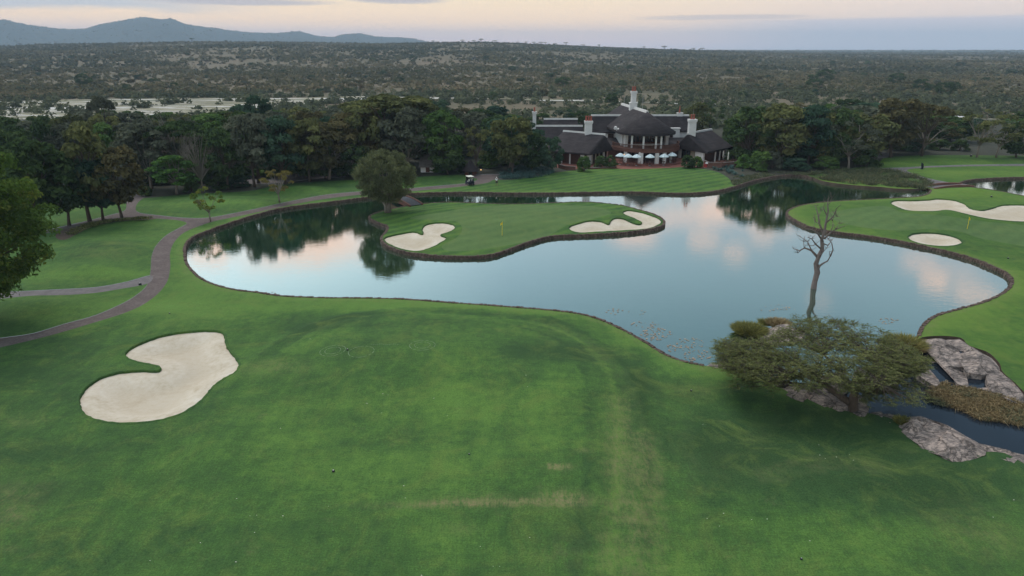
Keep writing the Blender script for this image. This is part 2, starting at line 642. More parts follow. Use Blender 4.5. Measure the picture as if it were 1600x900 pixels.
M['water'] = water_material('pond_water', (0.018, 0.052, 0.026), 0.32, 0.84, tint=(0.95, 1.0, 1.0))
M['creek'] = water_material('creek_water', (0.012, 0.018, 0.026), 0.05, 0.42, tint=(0.50, 0.50, 0.56), bump=0.02, rough=0.06)


def stone_material(name, cols, scale=1.0, crack=0.0, rough=0.9):
    m, k = material(name)
    p = pos(k)
    a = k.noise(p, 1.2 * scale, 7, 0.68)
    b = k.noise(scaled(k, p, (1, 3, 1), (0, 0, 0.7)), 2.6 * scale, 6, 0.7, 1.0)
    f = k.m('ADD', k.m('MULTIPLY', a, 0.5), k.m('MULTIPLY', b, 0.5))
    col = k.ramp(f, [(0.40, cols[0]), (0.5, cols[1]), (0.58, cols[2])])
    if crack:
        vo = k.new('ShaderNodeTexVoronoi', feature='DISTANCE_TO_EDGE', ins={'Vector': k.new('ShaderNodeVectorMath', operation='ADD', ins={0: p, 1: k.new('ShaderNodeTexNoise', ins={'Vector': p, 'Scale': 1.5}).outputs['Color']}).outputs[0], 'Scale': crack})
        cr = k.maprange(vo.outputs['Distance'], 0.0, 0.05, 1, 0)
        col = k.mix(k.m('MULTIPLY', cr, 0.8), col, (0.05, 0.04, 0.035))
    finish(k, col, rough, f, 0.9, 0.18, 0.3)
    return m


M['granite'] = stone_material('granite', [(0.055, 0.048, 0.046), (0.20, 0.163, 0.145), (0.40, 0.315, 0.27)], 1.1, 0.6)
M['wallstone'] = stone_material('wall_stone', [(0.030, 0.019, 0.015), (0.085, 0.054, 0.042), (0.16, 0.11, 0.088)], 2.0)
M['thatch'] = None


def thatch_material():
    m, k = material('thatch')
    p = objco(k)
    a = k.noise(p, 0.5, 4, 0.6)
    b = k.noise(scaled(k, p, (6, 6, 0.8)), 2.2, 5, 0.7)
    c = k.noise(scaled(k, p, (0.3, 0.3, 5.0)), 1.0, 3, 0.6)
    f = k.m('ADD', k.m('ADD', k.m('MULTIPLY', a, 0.35), k.m('MULTIPLY', b, 0.4)), k.m('MULTIPLY', c, 0.25))
    col = k.ramp(f, [(0.36, (0.016, 0.0135, 0.0145)), (0.5, (0.032, 0.0265, 0.028)), (0.64, (0.062, 0.051, 0.052))])
    finish(k, col, 0.95, f, 0.7, 0.12, 0.15)
    return m


M['thatch'] = thatch_material()
M['white'] = simple('white_plaster', (0.60, 0.58, 0.565), 0.85, 0.10, 0.8)
M['ridgecap'] = simple('ridge_cement', (0.50, 0.48, 0.46), 0.9, 0.2, 1.0)
M['terracotta'] = simple('terracotta', (0.30, 0.085, 0.06), 0.8, 0.2, 3)
M['wood'] = simple('brown_wood', (0.10, 0.042, 0.028), 0.8, 0.35, 3)
M['woodgrey'] = simple('deck_planks', (0.055, 0.06, 0.07), 0.85, 0.3, 3)
M['darkglass'] = simple('dark_glass', (0.012, 0.012, 0.014), 0.12, 0.2, 1, spec=0.6)
M['curtain'] = simple('cream_curtain', (0.34, 0.29, 0.22), 0.9, 0.3, 2, stretch=(4, 4, 0.4))
M['brick'] = simple('red_brick', (0.15, 0.072, 0.055), 0.9, 0.35, 2.5)
M['canvas'] = simple('pale_canvas', (0.50, 0.58, 0.60), 0.85, 0.12, 1.5)
M['steel'] = simple('grey_steel', (0.35, 0.35, 0.36), 0.4, 0.15, 3, metallic=0.6)
M['black'] = simple('black_rubber', (0.018, 0.018, 0.02), 0.7, 0.3, 3)
M['cream'] = simple('cream_paint', (0.62, 0.60, 0.52), 0.5, 0.1, 3)
M['yellow'] = simple('yellow_paint', (0.85, 0.62, 0.04), 0.5, 0.1, 3)
M['navy'] = simple('navy_cloth', (0.02, 0.024, 0.04), 0.85, 0.2, 3)
M['shirt'] = simple('white_cloth', (0.78, 0.78, 0.78), 0.85, 0.08, 3)
M['skin'] = simple('skin', (0.22, 0.11, 0.07), 0.6, 0.1, 3)
M['redcloth'] = simple('red_cloth', (0.35, 0.04, 0.04), 0.8, 0.2, 3)
M['chalk'] = simple('chalk_mark', (0.17, 0.23, 0.14), 0.95, 0.6, 3)
M['lily'] = simple('lily_leaf', (0.26, 0.20, 0.15), 0.8, 0.5, 2)
M['bark'] = simple('bark', (0.085, 0.064, 0.05), 0.95, 0.4, 3, stretch=(3, 3, 0.6))
M['barkpale'] = simple('pale_bark', (0.20, 0.17, 0.14), 0.95, 0.3, 3, stretch=(3, 3, 0.6))
M['barkdead'] = simple('dead_wood', (0.15, 0.118, 0.105), 0.95, 0.35, 3, stretch=(3, 3, 0.6))


def lamp_material():
    m, k = material('lamp_glow')
    finish(k, (0.9, 0.6, 0.3), emit=(1.0, 0.55, 0.2), emit_str=1.6)
    return m


M['lamp'] = lamp_material()


def leaf_material(name, a, b, c, trans=0.25):
    m, k = material(name)
    t = attr(k, 'tint')
    oi = k.new('ShaderNodeObjectInfo').outputs['Random']
    f = k.m('ADD', k.m('MULTIPLY', t, 0.72), k.m('MULTIPLY', oi, 0.28))
    col = k.ramp(f, [(0.1, a), (0.5, b), (0.9, c)])
    df = k.new('ShaderNodeBsdfDiffuse', ins={'Color': col})
    tr = k.new('ShaderNodeBsdfTranslucent', ins={'Color': col})
    mx = k.new('ShaderNodeMixShader', ins={0: trans, 1: df.outputs[0], 2: tr.outputs[0]})
    k.new('ShaderNodeOutputMaterial', ins={0: mx.outputs[0]})
    return m


def sc(c, s):
    return tuple(q * s for q in c)


LEAF = {
    'dark green': leaf_material('leaf_dark_green', (0.024, 0.042, 0.020), (0.053, 0.085, 0.033), (0.105, 0.146, 0.049)),
    'deep bluish green': leaf_material('leaf_bluish', (0.022, 0.044, 0.031), (0.048, 0.088, 0.055), (0.089, 0.140, 0.081)),
    'olive green': leaf_material('leaf_olive', (0.048, 0.055, 0.024), (0.107, 0.117, 0.048), (0.203, 0.203, 0.076)),
    'mid green': leaf_material('leaf_mid', (0.035, 0.066, 0.022), (0.077, 0.135, 0.040), (0.142, 0.216, 0.059)),
    'brownish green': leaf_material('leaf_brownish', (0.048, 0.046, 0.024), (0.103, 0.092, 0.045), (0.189, 0.155, 0.070)),
    'grey green': leaf_material('leaf_grey', (0.055, 0.062, 0.044), (0.100, 0.110, 0.075), (0.162, 0.169, 0.115)),
    'bright green': leaf_material('leaf_bright', (0.05, 0.10, 0.032), (0.095, 0.18, 0.045), (0.15, 0.25, 0.065)),
    'yellow green': leaf_material('leaf_yellow', (0.05, 0.09, 0.024), (0.105, 0.165, 0.036), (0.25, 0.24, 0.05), 0.35),
    'acacia': leaf_material('leaf_acacia', (0.042, 0.054, 0.022), (0.108, 0.122, 0.046), (0.21, 0.215, 0.085), 0.35),
    'willow': leaf_material('leaf_willow', (0.075, 0.088, 0.044), (0.14, 0.155, 0.075), (0.22, 0.235, 0.115), 0.4),
    'yellow brown': leaf_material('leaf_yellow_brown', (0.10, 0.085, 0.03), (0.17, 0.14, 0.045), (0.24, 0.20, 0.06)),
    'straw': leaf_material('leaf_straw', (0.07, 0.048, 0.026), (0.22, 0.16, 0.08), (0.42, 0.32, 0.18)),
    'tuft': leaf_material('leaf_tuft', (0.11, 0.12, 0.04), (0.21, 0.20, 0.06), (0.36, 0.29, 0.10)),
    'reed': leaf_material('leaf_reed', (0.06, 0.078, 0.045), (0.11, 0.125, 0.07), (0.21, 0.18, 0.10)),
    'aloe': leaf_material('leaf_aloe', (0.045, 0.085, 0.080), (0.075, 0.13, 0.12), (0.11, 0.17, 0.15)),
    'veld': leaf_material('leaf_veld', (0.050, 0.058, 0.032), (0.125, 0.112, 0.060), (0.235, 0.180, 0.108), 0.25),
    'veldgreen': leaf_material('leaf_veld_green', (0.044, 0.054, 0.034), (0.082, 0.092, 0.052), (0.135, 0.142, 0.078), 0.25),
}

# ------------------------------------------------------------------ outlines traced from the photograph, put on the ground
WATER_Z = -0.43
pond_px = [(400, 335), (360, 347.5), (325, 360), (301, 370), (290, 382), (288.5, 396), (292, 412), (303, 426), (318, 437.5), (345, 447.5), (372, 453.5), (400, 456.5), (437, 462), (500, 465),
           (560, 465.5), (625, 467), (700, 472.5), (760, 476.5), (800, 479.5), (875, 486), (907, 490.5), (937, 499), (975, 516), (1012, 537), (1040, 554), (1070, 565), (1100, 571), (1150, 580),
           (1200, 592), (1260, 600), (1330, 596), (1390, 566), (1425, 538), (1436, 525), (1441, 511), (1461, 494), (1496, 483.5), (1540, 471), (1565, 459), (1579, 447), (1581, 436), (1571, 425), (1547, 414), (1524, 404.5),
           (1495, 396), (1465, 388.5), (1435, 382), (1405, 376), (1360, 368.5), (1310, 362.5), (1285, 358.5), (1265, 354), (1250, 347.5), (1238, 341), (1229.5, 333), (1239, 325), (1256, 320), (1280, 316.5), (1310, 314), (1350, 312), (1405, 309), (1435, 307), (1450, 303),
           (1455, 296), (1449, 294), (1430, 295), (1400, 294.5), (1375, 292), (1350, 290.5), (1312, 287), (1287, 283), (1270, 277), (1250, 273), (1225, 273.5), (1200, 277), (1170, 284), (1145, 292), (1112, 299), (1075, 301.5), (1040, 301),
           (1000, 299.5), (925, 300), (860, 301), (800, 301), (725, 300), (650, 301.5), (600, 305), (555, 310), (525, 314), (475, 320), (437, 325.5)]
island_px = [(580, 336), (577, 340), (590, 347.5), (605, 353), (604, 361), (596, 371), (600, 380), (613, 387), (637, 394), (675, 398.5), (725, 400), (765, 398), (795, 389), (825, 378), (862, 368.5), (900, 366.5), (950, 364.5),
             (1000, 360), (1025, 355.5), (1037, 350), (1035, 342), (1020, 334), (1000, 328), (975, 321.5), (950, 318), (912, 315.5), (850, 317.5), (800, 319), (750, 317.5), (700, 316), (655, 319), (635, 322), (615, 326), (597, 330)]
B_left_island = [(602, 371), (625, 365), (645, 362), (660, 365.5), (660, 358), (665, 351), (680, 348), (697, 348), (709, 351.5), (710, 357), (700, 363), (688, 367), (697, 371), (695, 375), (685, 381), (670, 388), (652, 392.5), (630, 389.5), (612, 383), (602, 377)]
B_right_island = [(889, 355), (900, 350), (925, 344.5), (940, 346), (950, 350), (954, 345), (962, 340.5), (972, 341), (985, 346.5), (998, 350.5), (1003, 347.5), (992, 341.5), (978, 336), (973, 331.5), (982, 328.5), (1000, 331), (1017, 336), (1029, 341), (1033, 347), (1026, 352.5), (1010, 357.5), (975, 360), (937, 362), (905, 363.5), (893, 360.5)]
B_right_long = [(1392, 317), (1400, 313), (1425, 313), (1450, 312), (1466, 310.5), (1487, 312), (1505, 317), (1516, 325), (1532, 328.5), (1550, 325), (1570, 320), (1600, 320), (1650, 323), (1662, 336), (1640, 346), (1600, 346.5), (1575, 345), (1537, 340), (1500, 332), (1477, 328.5), (1462, 330), (1425, 329.5), (1406, 325)]
B_round = [(1461 + 42 * math.cos(a), 374 + 10 * math.sin(a) + 3.5 * math.cos(a)) for a in np.linspace(0, 2 * PI, 20, endpoint=False)]
B_fore = [(124, 632), (125, 620), (135, 605), (155, 591), (180, 582.5), (212, 579), (237, 579.5), (248, 579), (252, 575), (245, 571), (220, 566), (202, 560), (196, 553), (204, 544), (225, 534), (250, 525), (287, 518.5), (320, 516), (342, 517.5), (350, 522), (352, 533), (358, 547), (367, 557), (373, 570), (367, 581),
          (350, 591), (333, 603), (320, 619), (300, 636), (275, 649), (240, 657.5), (200, 660.5), (160, 657), (135, 648)]
path_main_px = [(-60, 557), (0, 543), (75, 525), (137, 507), (200, 487), (237, 467), (260, 442), (266, 418), (266, 394), (274, 376), (290, 362), (312, 353), (337, 345), (362, 340), (400, 332), (450, 321), (500, 312), (555, 305), (600, 302), (635, 299.5), (675, 296), (725, 291), (762, 285.5), (772, 281), (800, 279), (800, 274),
                (770, 272), (738, 274), (727, 277), (745, 279), (742, 283), (725, 286.5), (687, 290), (635, 294.5), (600, 297), (550, 300), (500, 305.5), (450, 315), (400, 326), (360, 334), (325, 340), (295, 340.5), (250, 336.5), (217, 332), (212, 325), (217, 315), (228, 306), (222, 302), (205, 306), (198, 316), (193, 330),
                (175, 335), (140, 344), (75, 359), (20, 372), (20, 380), (75, 364), (140, 350), (175, 343), (200, 339.5), (245, 341.5), (280, 344.5), (292, 349), (282, 355), (262, 366), (246, 381), (237, 400), (235, 425), (229, 446), (213, 461), (187, 476), (150, 492), (100, 506), (50, 521), (0, 528), (-60, 537)]
path_branch_px = [(236, 430), (200, 439.5), (150, 448.5), (100, 451.5), (50, 454), (-30, 459), (-30, 470), (50, 462), (100, 461), (150, 457.5), (187, 451.5), (231, 443)]
path_right_px = [(1380, 263), (1415, 261.5), (1450, 259.5), (1540, 257), (1660, 256), (1660, 258.5), (1540, 259.5), (1450, 262), (1418, 265), (1425, 271), (1452, 279), (1480, 284.5), (1502, 287.5), (1510, 290), (1490, 293), (1465, 291), (1450, 285), (1425, 277), (1404, 268), (1380, 265.5)]
far_pond_px = [(1499, 288.5), (1512, 281.5), (1550, 278), (1600, 276.5), (1680, 274), (1760, 280), (1760, 335), (1680, 322), (1600, 306), (1550, 296.5), (1515, 292)]
creek_px = [(1112, 575), (1180, 589), (1230, 611), (1290, 632), (1350, 644), (1398, 656), (1410, 673), (1440, 696), (1490, 715), (1540, 706), (1570, 708), (1600, 724), (1700, 770), (1760, 700), (1700, 672), (1640, 640), (1600, 612), (1588, 600), (1566, 580), (1562, 568), (1541, 549), (1514, 540), (1502, 528), (1480, 525), (1441, 527), (1427, 537), (1391, 565), (1331, 594.5), (1262, 598.5), (1202, 591)]
lawn_club_px = [(600, 297), (640, 288), (700, 288), (735, 285), (770, 286), (800, 281), (840, 275), (880, 268), (950, 263), (1000, 261.5), (1080, 262), (1115, 267), (1135, 276), (1143, 285), (1140, 291), (1112, 298.5), (1075, 301), (1000, 299), (925, 299.5), (800, 300.5), (725, 299.5), (650, 301), (600, 304)]
forest_px = [(-700, 345), (-60, 322), (60, 322), (120, 318), (190, 312), (235, 309), (300, 303), (400, 297), (440, 288), (555, 281), (640, 277), (722, 273), (735, 276), (745, 279), (800, 281), (840, 275), (880, 268), (950, 263), (1000, 261.5), (1080, 262), (1115, 267), (1135, 276), (1143, 285), (1170, 284), (1200, 277), (1225, 273.5),
             (1250, 273), (1270, 272), (1290, 267), (1330, 263), (1360, 258), (1375, 252), (1385, 246), (1450, 242.5), (1600, 243.5), (1700, 246), (2300, 258)]
bed_px = [(92, 362), (120, 352), (150, 345), (195, 339), (225, 338), (248, 341), (235, 343), (195, 345), (165, 349), (140, 356), (120, 366), (100, 375), (88, 372)]
terrace_px = [(866, 262), (900, 264), (940, 262.5), (970, 264), (1000, 264), (1045, 262.5), (1075, 260), (1095, 263), (1108, 261), (1162, 257), (1160, 247), (1110, 240), (870, 240)]
tee_px = [(370, 960), (300, 800), (330, 690), (420, 560), (520, 505), (640, 488), (760, 495), (860, 525), (935, 560), (978, 600), (990, 660), (985, 740), (975, 820), (965, 960)]
green_isl_px = [(640, 341), (690, 332), (760, 322), (850, 320), (930, 323), (955, 333), (930, 341), (885, 352), (850, 371), (800, 382), (740, 391), (700, 392), (690, 385), (712, 372), (722, 358), (712, 346), (680, 344)]
green_right_px = [(1290, 336), (1330, 326), (1385, 322), (1415, 333), (1465, 336), (1530, 344), (1600, 352), (1680, 362), (1680, 400), (1600, 385), (1530, 372), (1500, 362), (1450, 358), (1400, 360), (1330, 352)]

# relief: centre px, radii px, height m
MOUNDS = [(160, 395, 110, 25, 1.1), (150, 425, 60, 10, .5), (60, 480, 90, 14, .5), (340, 318, 100, 12, 1.0), (270, 500, 90, 20, .35), (640, 560, 220, 60, .9), (900, 620, 150, 90, .6), (300, 700, 200, 70, .5), (1250, 760, 220, 80, .5),
          (1500, 340, 120, 12, 1.0), (1530, 300, 60, 6, .9), (1480, 252, 100, 6, .8), (1540, 420, 50, 14, .4), (850, 750, 200, 70, .45), (760, 345, 110, 14, .45), (1000, 280, 130, 10, .35), (470, 296, 60, 6, .6)]


def world_ellipse(e):
    cx, cy, rx, ry = e[:4]
    c = np.array(P(cx, cy))
    a = np.array(P(cx + rx, cy)) - c
    b = (np.array(P(cx, cy + ry)) - np.array(P(cx, cy - ry))) / 2
    A = np.linalg.inv(np.array([[a[0], b[0]], [a[1], b[1]]]))
    return c, A


def ell_eval(x, y, E_):
    c, A = E_
    u = A[0, 0] * (x - c[0]) + A[0, 1] * (y - c[1])
    v = A[1, 0] * (x - c[0]) + A[1, 1] * (y - c[1])
    return u * u + v * v


MW = [(world_ellipse(m_), m_[4]) for m_ in MOUNDS]
W0 = lambda px: np.array([P(a, b) for a, b in px])
pond_w = smooth_line(W0(pond_px), 0.8)
island_w = smooth_line(W0(island_px), 0.7)
far_pond_w = smooth_line(W0(far_pond_px), 1.2)
creek_w = smooth_line(W0(creek_px), 0.8)
tee_w = smooth_line(W0(tee_px), 1.0)
_pd, _id, _fd, _cd = pond_w[::3], island_w[::3], far_pond_w[::3], creek_w[::3]
B_ALL0 = [W0(b) for b in (B_fore, B_left_island, B_right_island, B_right_long, B_round)]


def height(x, y):
    x = np.atleast_1d(np.asarray(x, dtype=float))
    y = np.atleast_1d(np.asarray(y, dtype=float))
    h = np.zeros(len(x))
    for E_, a in MW:
        h += a * np.exp(-1.3 * ell_eval(x, y, E_))
    h += 0.10 * (fbm(x, y, 0.06, 3, 5) - 0.5) * 2
    dt = polydist(x, y, tee_w[::2], True, 12)
    ins = inpoly(x, y, tee_w)
    h += 0.35 * sstep(np.where(ins, dt, -dt), -2.6, 2.0)
    for pn, rim in ((B_ALL0[0], 0.25),):
        db = polydist(x, y, pn, True, 12)
        h += rim * np.exp(-(db / 3.0) ** 2)
    d = np.minimum(np.minimum(polydist(x, y, _pd, True, 14), polydist(x, y, _fd, True, 14)), polydist(x, y, _cd, True, 14))
    isl = inpoly(x, y, _id)
    d2 = polydist(x, y, _id, True, 14)
    h = np.where(isl, h * 0.6 + 0.5 * sstep(d2, 0, 9), h)
    d = np.minimum(d, d2)
    return h * sstep(d, 0.0, 6.5)


def PH(px, py, dz=0.0):
    z = 0.0
    for _ in range(6):
        x, y = P(px, py, z)
        z = float(height(x, y)[0]) + dz
    return (x, y, z - dz)


def WH(pxs):
    """trace outline onto relief, vectorised"""
    D = np.array([ray(a, b) for a, b in pxs])
    z = np.zeros(len(D))
    for _ in range(6):
        t = (z - CAM_H) / D[:, 2]
        x, y = D[:, 0] * t, D[:, 1] * t
        z = height(x, y)
    return np.stack([x, y], 1)


bunkers_w = [smooth_line(WH(b), 0.35 if i == 0 else 0.6) for i, b in enumerate((B_fore, B_left_island, B_right_island, B_right_long, B_round))]
path_main_w = smooth_line(WH(path_main_px), 1.0)
path_branch_w = smooth_line(WH(path_branch_px), 1.0)
path_right_w = smooth_line(WH(path_right_px), 1.5)
lawn_club_w = smooth_line(WH(lawn_club_px), 2.0)
forest_line = smooth_line(WH(forest_px), 2.5, closed=False)
forest_w = np.concatenate([forest_line, [(430, 300), (-430, 300)]])
bed_w = smooth_line(WH(bed_px), 1.0)
terrace_w = WH(terrace_px)
green_isl_w = smooth_line(WH(green_isl_px), 1.0)
green_right_w = smooth_line(WH(green_right_px), 1.0)

# ------------------------------------------------------------------ near ground: one constrained triangulation, split by region
pts = []
yy = -6.0
row = 0
while yy < 292:
    dd = max(0.55, abs(yy) * 0.0085)
    half = min(300, 45 + yy * 1.05)
    xs = np.arange(-half, half, dd) + (row % 2) * dd / 2
    pts.append(np.stack([xs + rng.uniform(-.15, .15, len(xs)) * dd, np.full(len(xs), yy) + rng.uniform(-.15, .15, len(xs)) * dd], 1))
    yy += dd * 0.9
    row += 1
GP = np.concatenate(pts)
outl = [pond_w, island_w, far_pond_w, creek_w, *bunkers_w, path_main_w, path_branch_w, path_right_w, lawn_club_w, bed_w, terrace_w, green_isl_w, green_right_w]
# drop grid points that would make slivers along outlines
keep = np.ones(len(GP), dtype=bool)
for o_ in outl + [forest_line]:
    dmin = polydist(GP[:, 0], GP[:, 1], o_, o_ is not forest_line, 1.0)
    keep &= dmin > np.maximum(0.14, GP[:, 1] * 0.0022)
GP = GP[keep]
V2 = [Vector(p) for p in GP]
E2 = []
for o_ in outl + [forest_line]:
    b0 = len(V2)
    V2 += [Vector(p) for p in o_]
    n_ = len(o_)
    E2 += [(b0 + i, b0 + (i + 1) % n_) for i in range(n_ if o_ is not forest_line else n_ - 1)]
cv, ce, cf, _, _, _ = delaunay_2d_cdt(V2, E2, [], 0, 1e-5, False)
CV = np.array([(v.x, v.y) for v in cv])
CF = np.array([f for f in cf if len(f) == 3], dtype=np.int32)
CZ = height(CV[:, 0], CV[:, 1])
cen = CV[CF].mean(1)
area2 = np.cross(CV[CF[:, 1]] - CV[CF[:, 0]], CV[CF[:, 2]] - CV[CF[:, 0]])
CF[area2 < 0] = CF[area2 < 0][:, ::-1]
cx_, cy_ = cen[:, 0], cen[:, 1]
in_ = lambda poly: inpoly(cx_, cy_, poly)
region = np.full(len(CF), 0)                # 0 lawn
region[in_(forest_w)] = 1
region[in_(lawn_club_w)] = 2
region[in_(bed_w)] = 3
region[in_(green_right_w)] = 5
region[in_(terrace_w)] = 7
region[in_(path_main_w)] = 8
region[in_(path_branch_w)] = 9
region[in_(path_right_w)] = 10
right_w = np.array([P(*q) for q in ((1425, 552), (1300, 430), (1195, 332), (1262, 285), (1272, 277), (1330, 266), (1375, 250), (1385, 240), (1450, 240), (1700, 243), (2500, 262), (2500, 800), (1700, 720), (1560, 640), (1500, 570))])
region[(region == 0) & in_(right_w)] = 11
region[in_(creek_w)] = 22
region[in_(far_pond_w)] = 21
region[in_(pond_w)] = 20
isl_ = in_(island_w)
region[isl_] = 4
region[isl_ & in_(green_isl_w)] = 6
for i, b in enumerate(bunkers_w):
    region[in_(b)] = 30 + i
_nn = polydist(cx_, cy_, path_right_w, True, 1)
region[(region == 20) & in_(path_right_w)] = 10

# painted attributes (wear, mowing and the acacia's painted shade), in world space
WORN = [(430, 583, 55, 12, .8), (30, 770, 60, 22, .7), (10, 805, 40, 20, .9), (760, 797, 150, 5, 2.4), (880, 792, 34, 11, 2.8), (925, 575, 120, 14, .0), (970, 680, 14, 45, .45), (1010, 760, 26, 90, .35), (1180, 600, 80, 10, .5), (872, 747, 17, 4, 5.0), (735, 790, 60, 7, .8), (1080, 612, 40, 8, .4),
        (40, 660, 30, 10, .6), (165, 405, 45, 7, .6), (190, 390, 30, 5, .5), (1500, 820, 80, 40, .35), (720, 835, 30, 8, .5), (1560, 850, 50, 30, .4), (20, 855, 20, 6, .6), (870, 870, 60, 30, .35), (1130, 730, 50, 40, .12), (960, 720, 12, 60, .5), (90, 462, 50, 5, .4), (910, 720, 12, 3, 1.2), (1330, 640, 70, 14, .2), (1420, 668, 20, 10, .5)]
MOW_SHADE = [(640, 480, 420, 10, .7), (300, 462, 90, 26, .6), (1060, 565, 80, 14, .5), (1120, 590, 90, 16, .5), (600, 510, 260, 16, -.3), (300, 600, 60, 60, -.4), (60, 600, 130, 40, -.55), (150, 545, 120, 20, -.3), (820, 640, 90, 50, .2), (1300, 700, 210, 60, -1.7), (1150, 690, 90, 70, -.7), (1470, 770, 110, 50, -1.1), (1400, 840, 120, 30, .5), (560, 740, 160, 30, .5), (450, 680, 90, 40, .35), (300, 850, 220, 40, -.2),  # strongest negatives below the acacia put its shade into the grass colour
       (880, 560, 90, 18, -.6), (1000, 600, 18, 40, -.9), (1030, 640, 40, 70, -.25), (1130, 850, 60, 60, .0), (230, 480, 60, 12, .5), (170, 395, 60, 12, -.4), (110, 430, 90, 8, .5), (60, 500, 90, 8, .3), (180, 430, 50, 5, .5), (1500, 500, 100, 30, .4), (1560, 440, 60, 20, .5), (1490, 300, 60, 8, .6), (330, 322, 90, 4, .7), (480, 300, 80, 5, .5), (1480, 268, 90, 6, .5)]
worn = np.zeros(len(CV))
for m_ in WORN:
    worn += m_[4] * np.exp(-1.2 * ell_eval(CV[:, 0], CV[:, 1], world_ellipse(m_)))
mow_shade = np.zeros(len(CV))
for m_ in MOW_SHADE:
    mow_shade += m_[4] * np.exp(-1.0 * ell_eval(CV[:, 0], CV[:, 1], world_ellipse(m_)))
# wheel tracks and mower lines across the near lawn
TR = [([(858, 500), (905, 522), (948, 560), (978, 605), (992, 660), (993, 740), (990, 820), (988, 905)], .22, -.45, .0), ([(862, 508), (908, 532), (946, 570), (972, 612), (984, 660), (985, 740), (982, 820), (979, 905)], .18, .3, .2),
      ([(820, 512), (870, 530), (905, 560), (930, 610), (938, 680), (932, 760), (922, 840), (915, 905)], .30, -.5, .0), ([(828, 508), (880, 528), (916, 560), (942, 610), (950, 680), (946, 760), (938, 840), (932, 905)], .18, .25, .05), ([(900, 640), (905, 720), (895, 800), (885, 905)], .5, -.3, 0),
      ([(1012, 690), (1013, 800), (1012, 905)], .28, .2, .5), ([(964, 640), (966, 740), (962, 905)], .25, .2, .45), ([(420, 560), (520, 503), (640, 485), (760, 490), (858, 500)], .5, -.45, 0), ([(470, 560), (560, 515), (660, 500), (760, 502), (830, 512)], .5, .3, 0), ([(1200, 752), (1260, 735), (1310, 728), (1370, 735)], .10, .15, .3),
      ([(1240, 600), (1200, 640), (1185, 700)], .3, .25, .1), ([(440, 700), (520, 690), (620, 660)], .8, .3, 0), ([(60, 560), (150, 520), (330, 480), (520, 478)], 1.5, -.2, 0), ([(700, 560), (700, 700), (690, 905)], 1.2, .2, 0), ([(800, 560), (815, 700), (820, 905)], 1.2, -.2, 0), ([(1090, 620), (1110, 740), (1120, 905)], 1.0, -.2, 0), ([(1060, 640), (1075, 760), (1080, 905)], .8, .2, .1)]
for ln, wd, am, wa in TR:
    lw_ = np.array([P(a, b) for a, b in ln])
    lw_ = smooth_line(lw_, 2.0, False)
    dln = polydist(CV[:, 0], CV[:, 1], lw_, False, 8)
    g = np.exp(-(dln / wd) ** 2)
    mow_shade += am * g
    worn += wa * g
mow_shade += 0.9 * (fbm(CV[:, 0] * 0.6, CV[:, 1] * 1.6, 0.09, 5, 11, 0.6) - 0.5)
_dp = polydist(CV[:, 0], CV[:, 1], pond_w[::2], True, 6)
worn += 0.5 * np.exp(-(_dp / 0.22) ** 2)
mow_shade += 0.5 * np.exp(-(_dp / 2.0) ** 2)


def region_mesh(name, ids, mat, zf=None, label=None, drop=0.0, rim=None, kind='structure', cat=None, group=None, smooth=True):
    sel = np.isin(region, ids)
    f = CF[sel]
    used, inv = np.unique(f, return_inverse=True)
    f = inv.reshape(-1, 3)
    v = np.column_stack([CV[used], CZ[used]])
    if zf is not None:
        v[:, 2] = zf(v[:, 0], v[:, 1], v[:, 2])
    me = mesh_np(name, v, f, smooth, {'worn': ('POINT', worn[used]), 'mow_shade': ('POINT', mow_shade[used])})
    o = link(name, me, mat)
    return setp(o, label, cat, group, kind)


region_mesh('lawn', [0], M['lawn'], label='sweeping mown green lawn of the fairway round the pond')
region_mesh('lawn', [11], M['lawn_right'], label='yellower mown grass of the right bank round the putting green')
region_mesh('ground', [1], M['floor'], label='dark leaf litter floor under the belt of trees')
region_mesh('lawn', [2], M['lawn_far'], label='mown lawn between the clubhouse terrace and the pond')
region_mesh('lawn', [4], M['lawn_far'], label='grass surround of the island in the pond')
region_mesh('putting_green', [5], M['green'], label='smooth pale putting green on the right bank')
region_mesh('putting_green', [6], M['green'], label='smooth pale putting green on the island')
region_mesh('flower_bed', [3], M['soil'], label='dark mulch bed under the row of trees by the path')
region_mesh('terrace', [7], M['brickpave'], label='red brick terrace in front of the clubhouse')
low = lambda x, y, z: z - 0.02
region_mesh('path', [8], M['path'], low, label='brown cart path curving along the left of the pond')
region_mesh('path', [9], M['path_grey'], low, label='grey cart path joining the brown path from the left')
region_mesh('path', [10], M['path_grey'], low, label='cart path crossing the right bank to the culvert')


def flat(z0):
    return lambda x, y, z: np.full(len(x), z0)


region_mesh('pond', [20], M['water'], flat(WATER_Z), label='still pond mirroring clouds and trees', smooth=False)
region_mesh('pond', [21], M['water'], flat(WATER_Z), label='second pond at the right edge', smooth=False)
region_mesh('creek', [22], M['creek'], flat(WATER_Z - 0.02), label='dark creek pools between granite slabs', smooth=False)

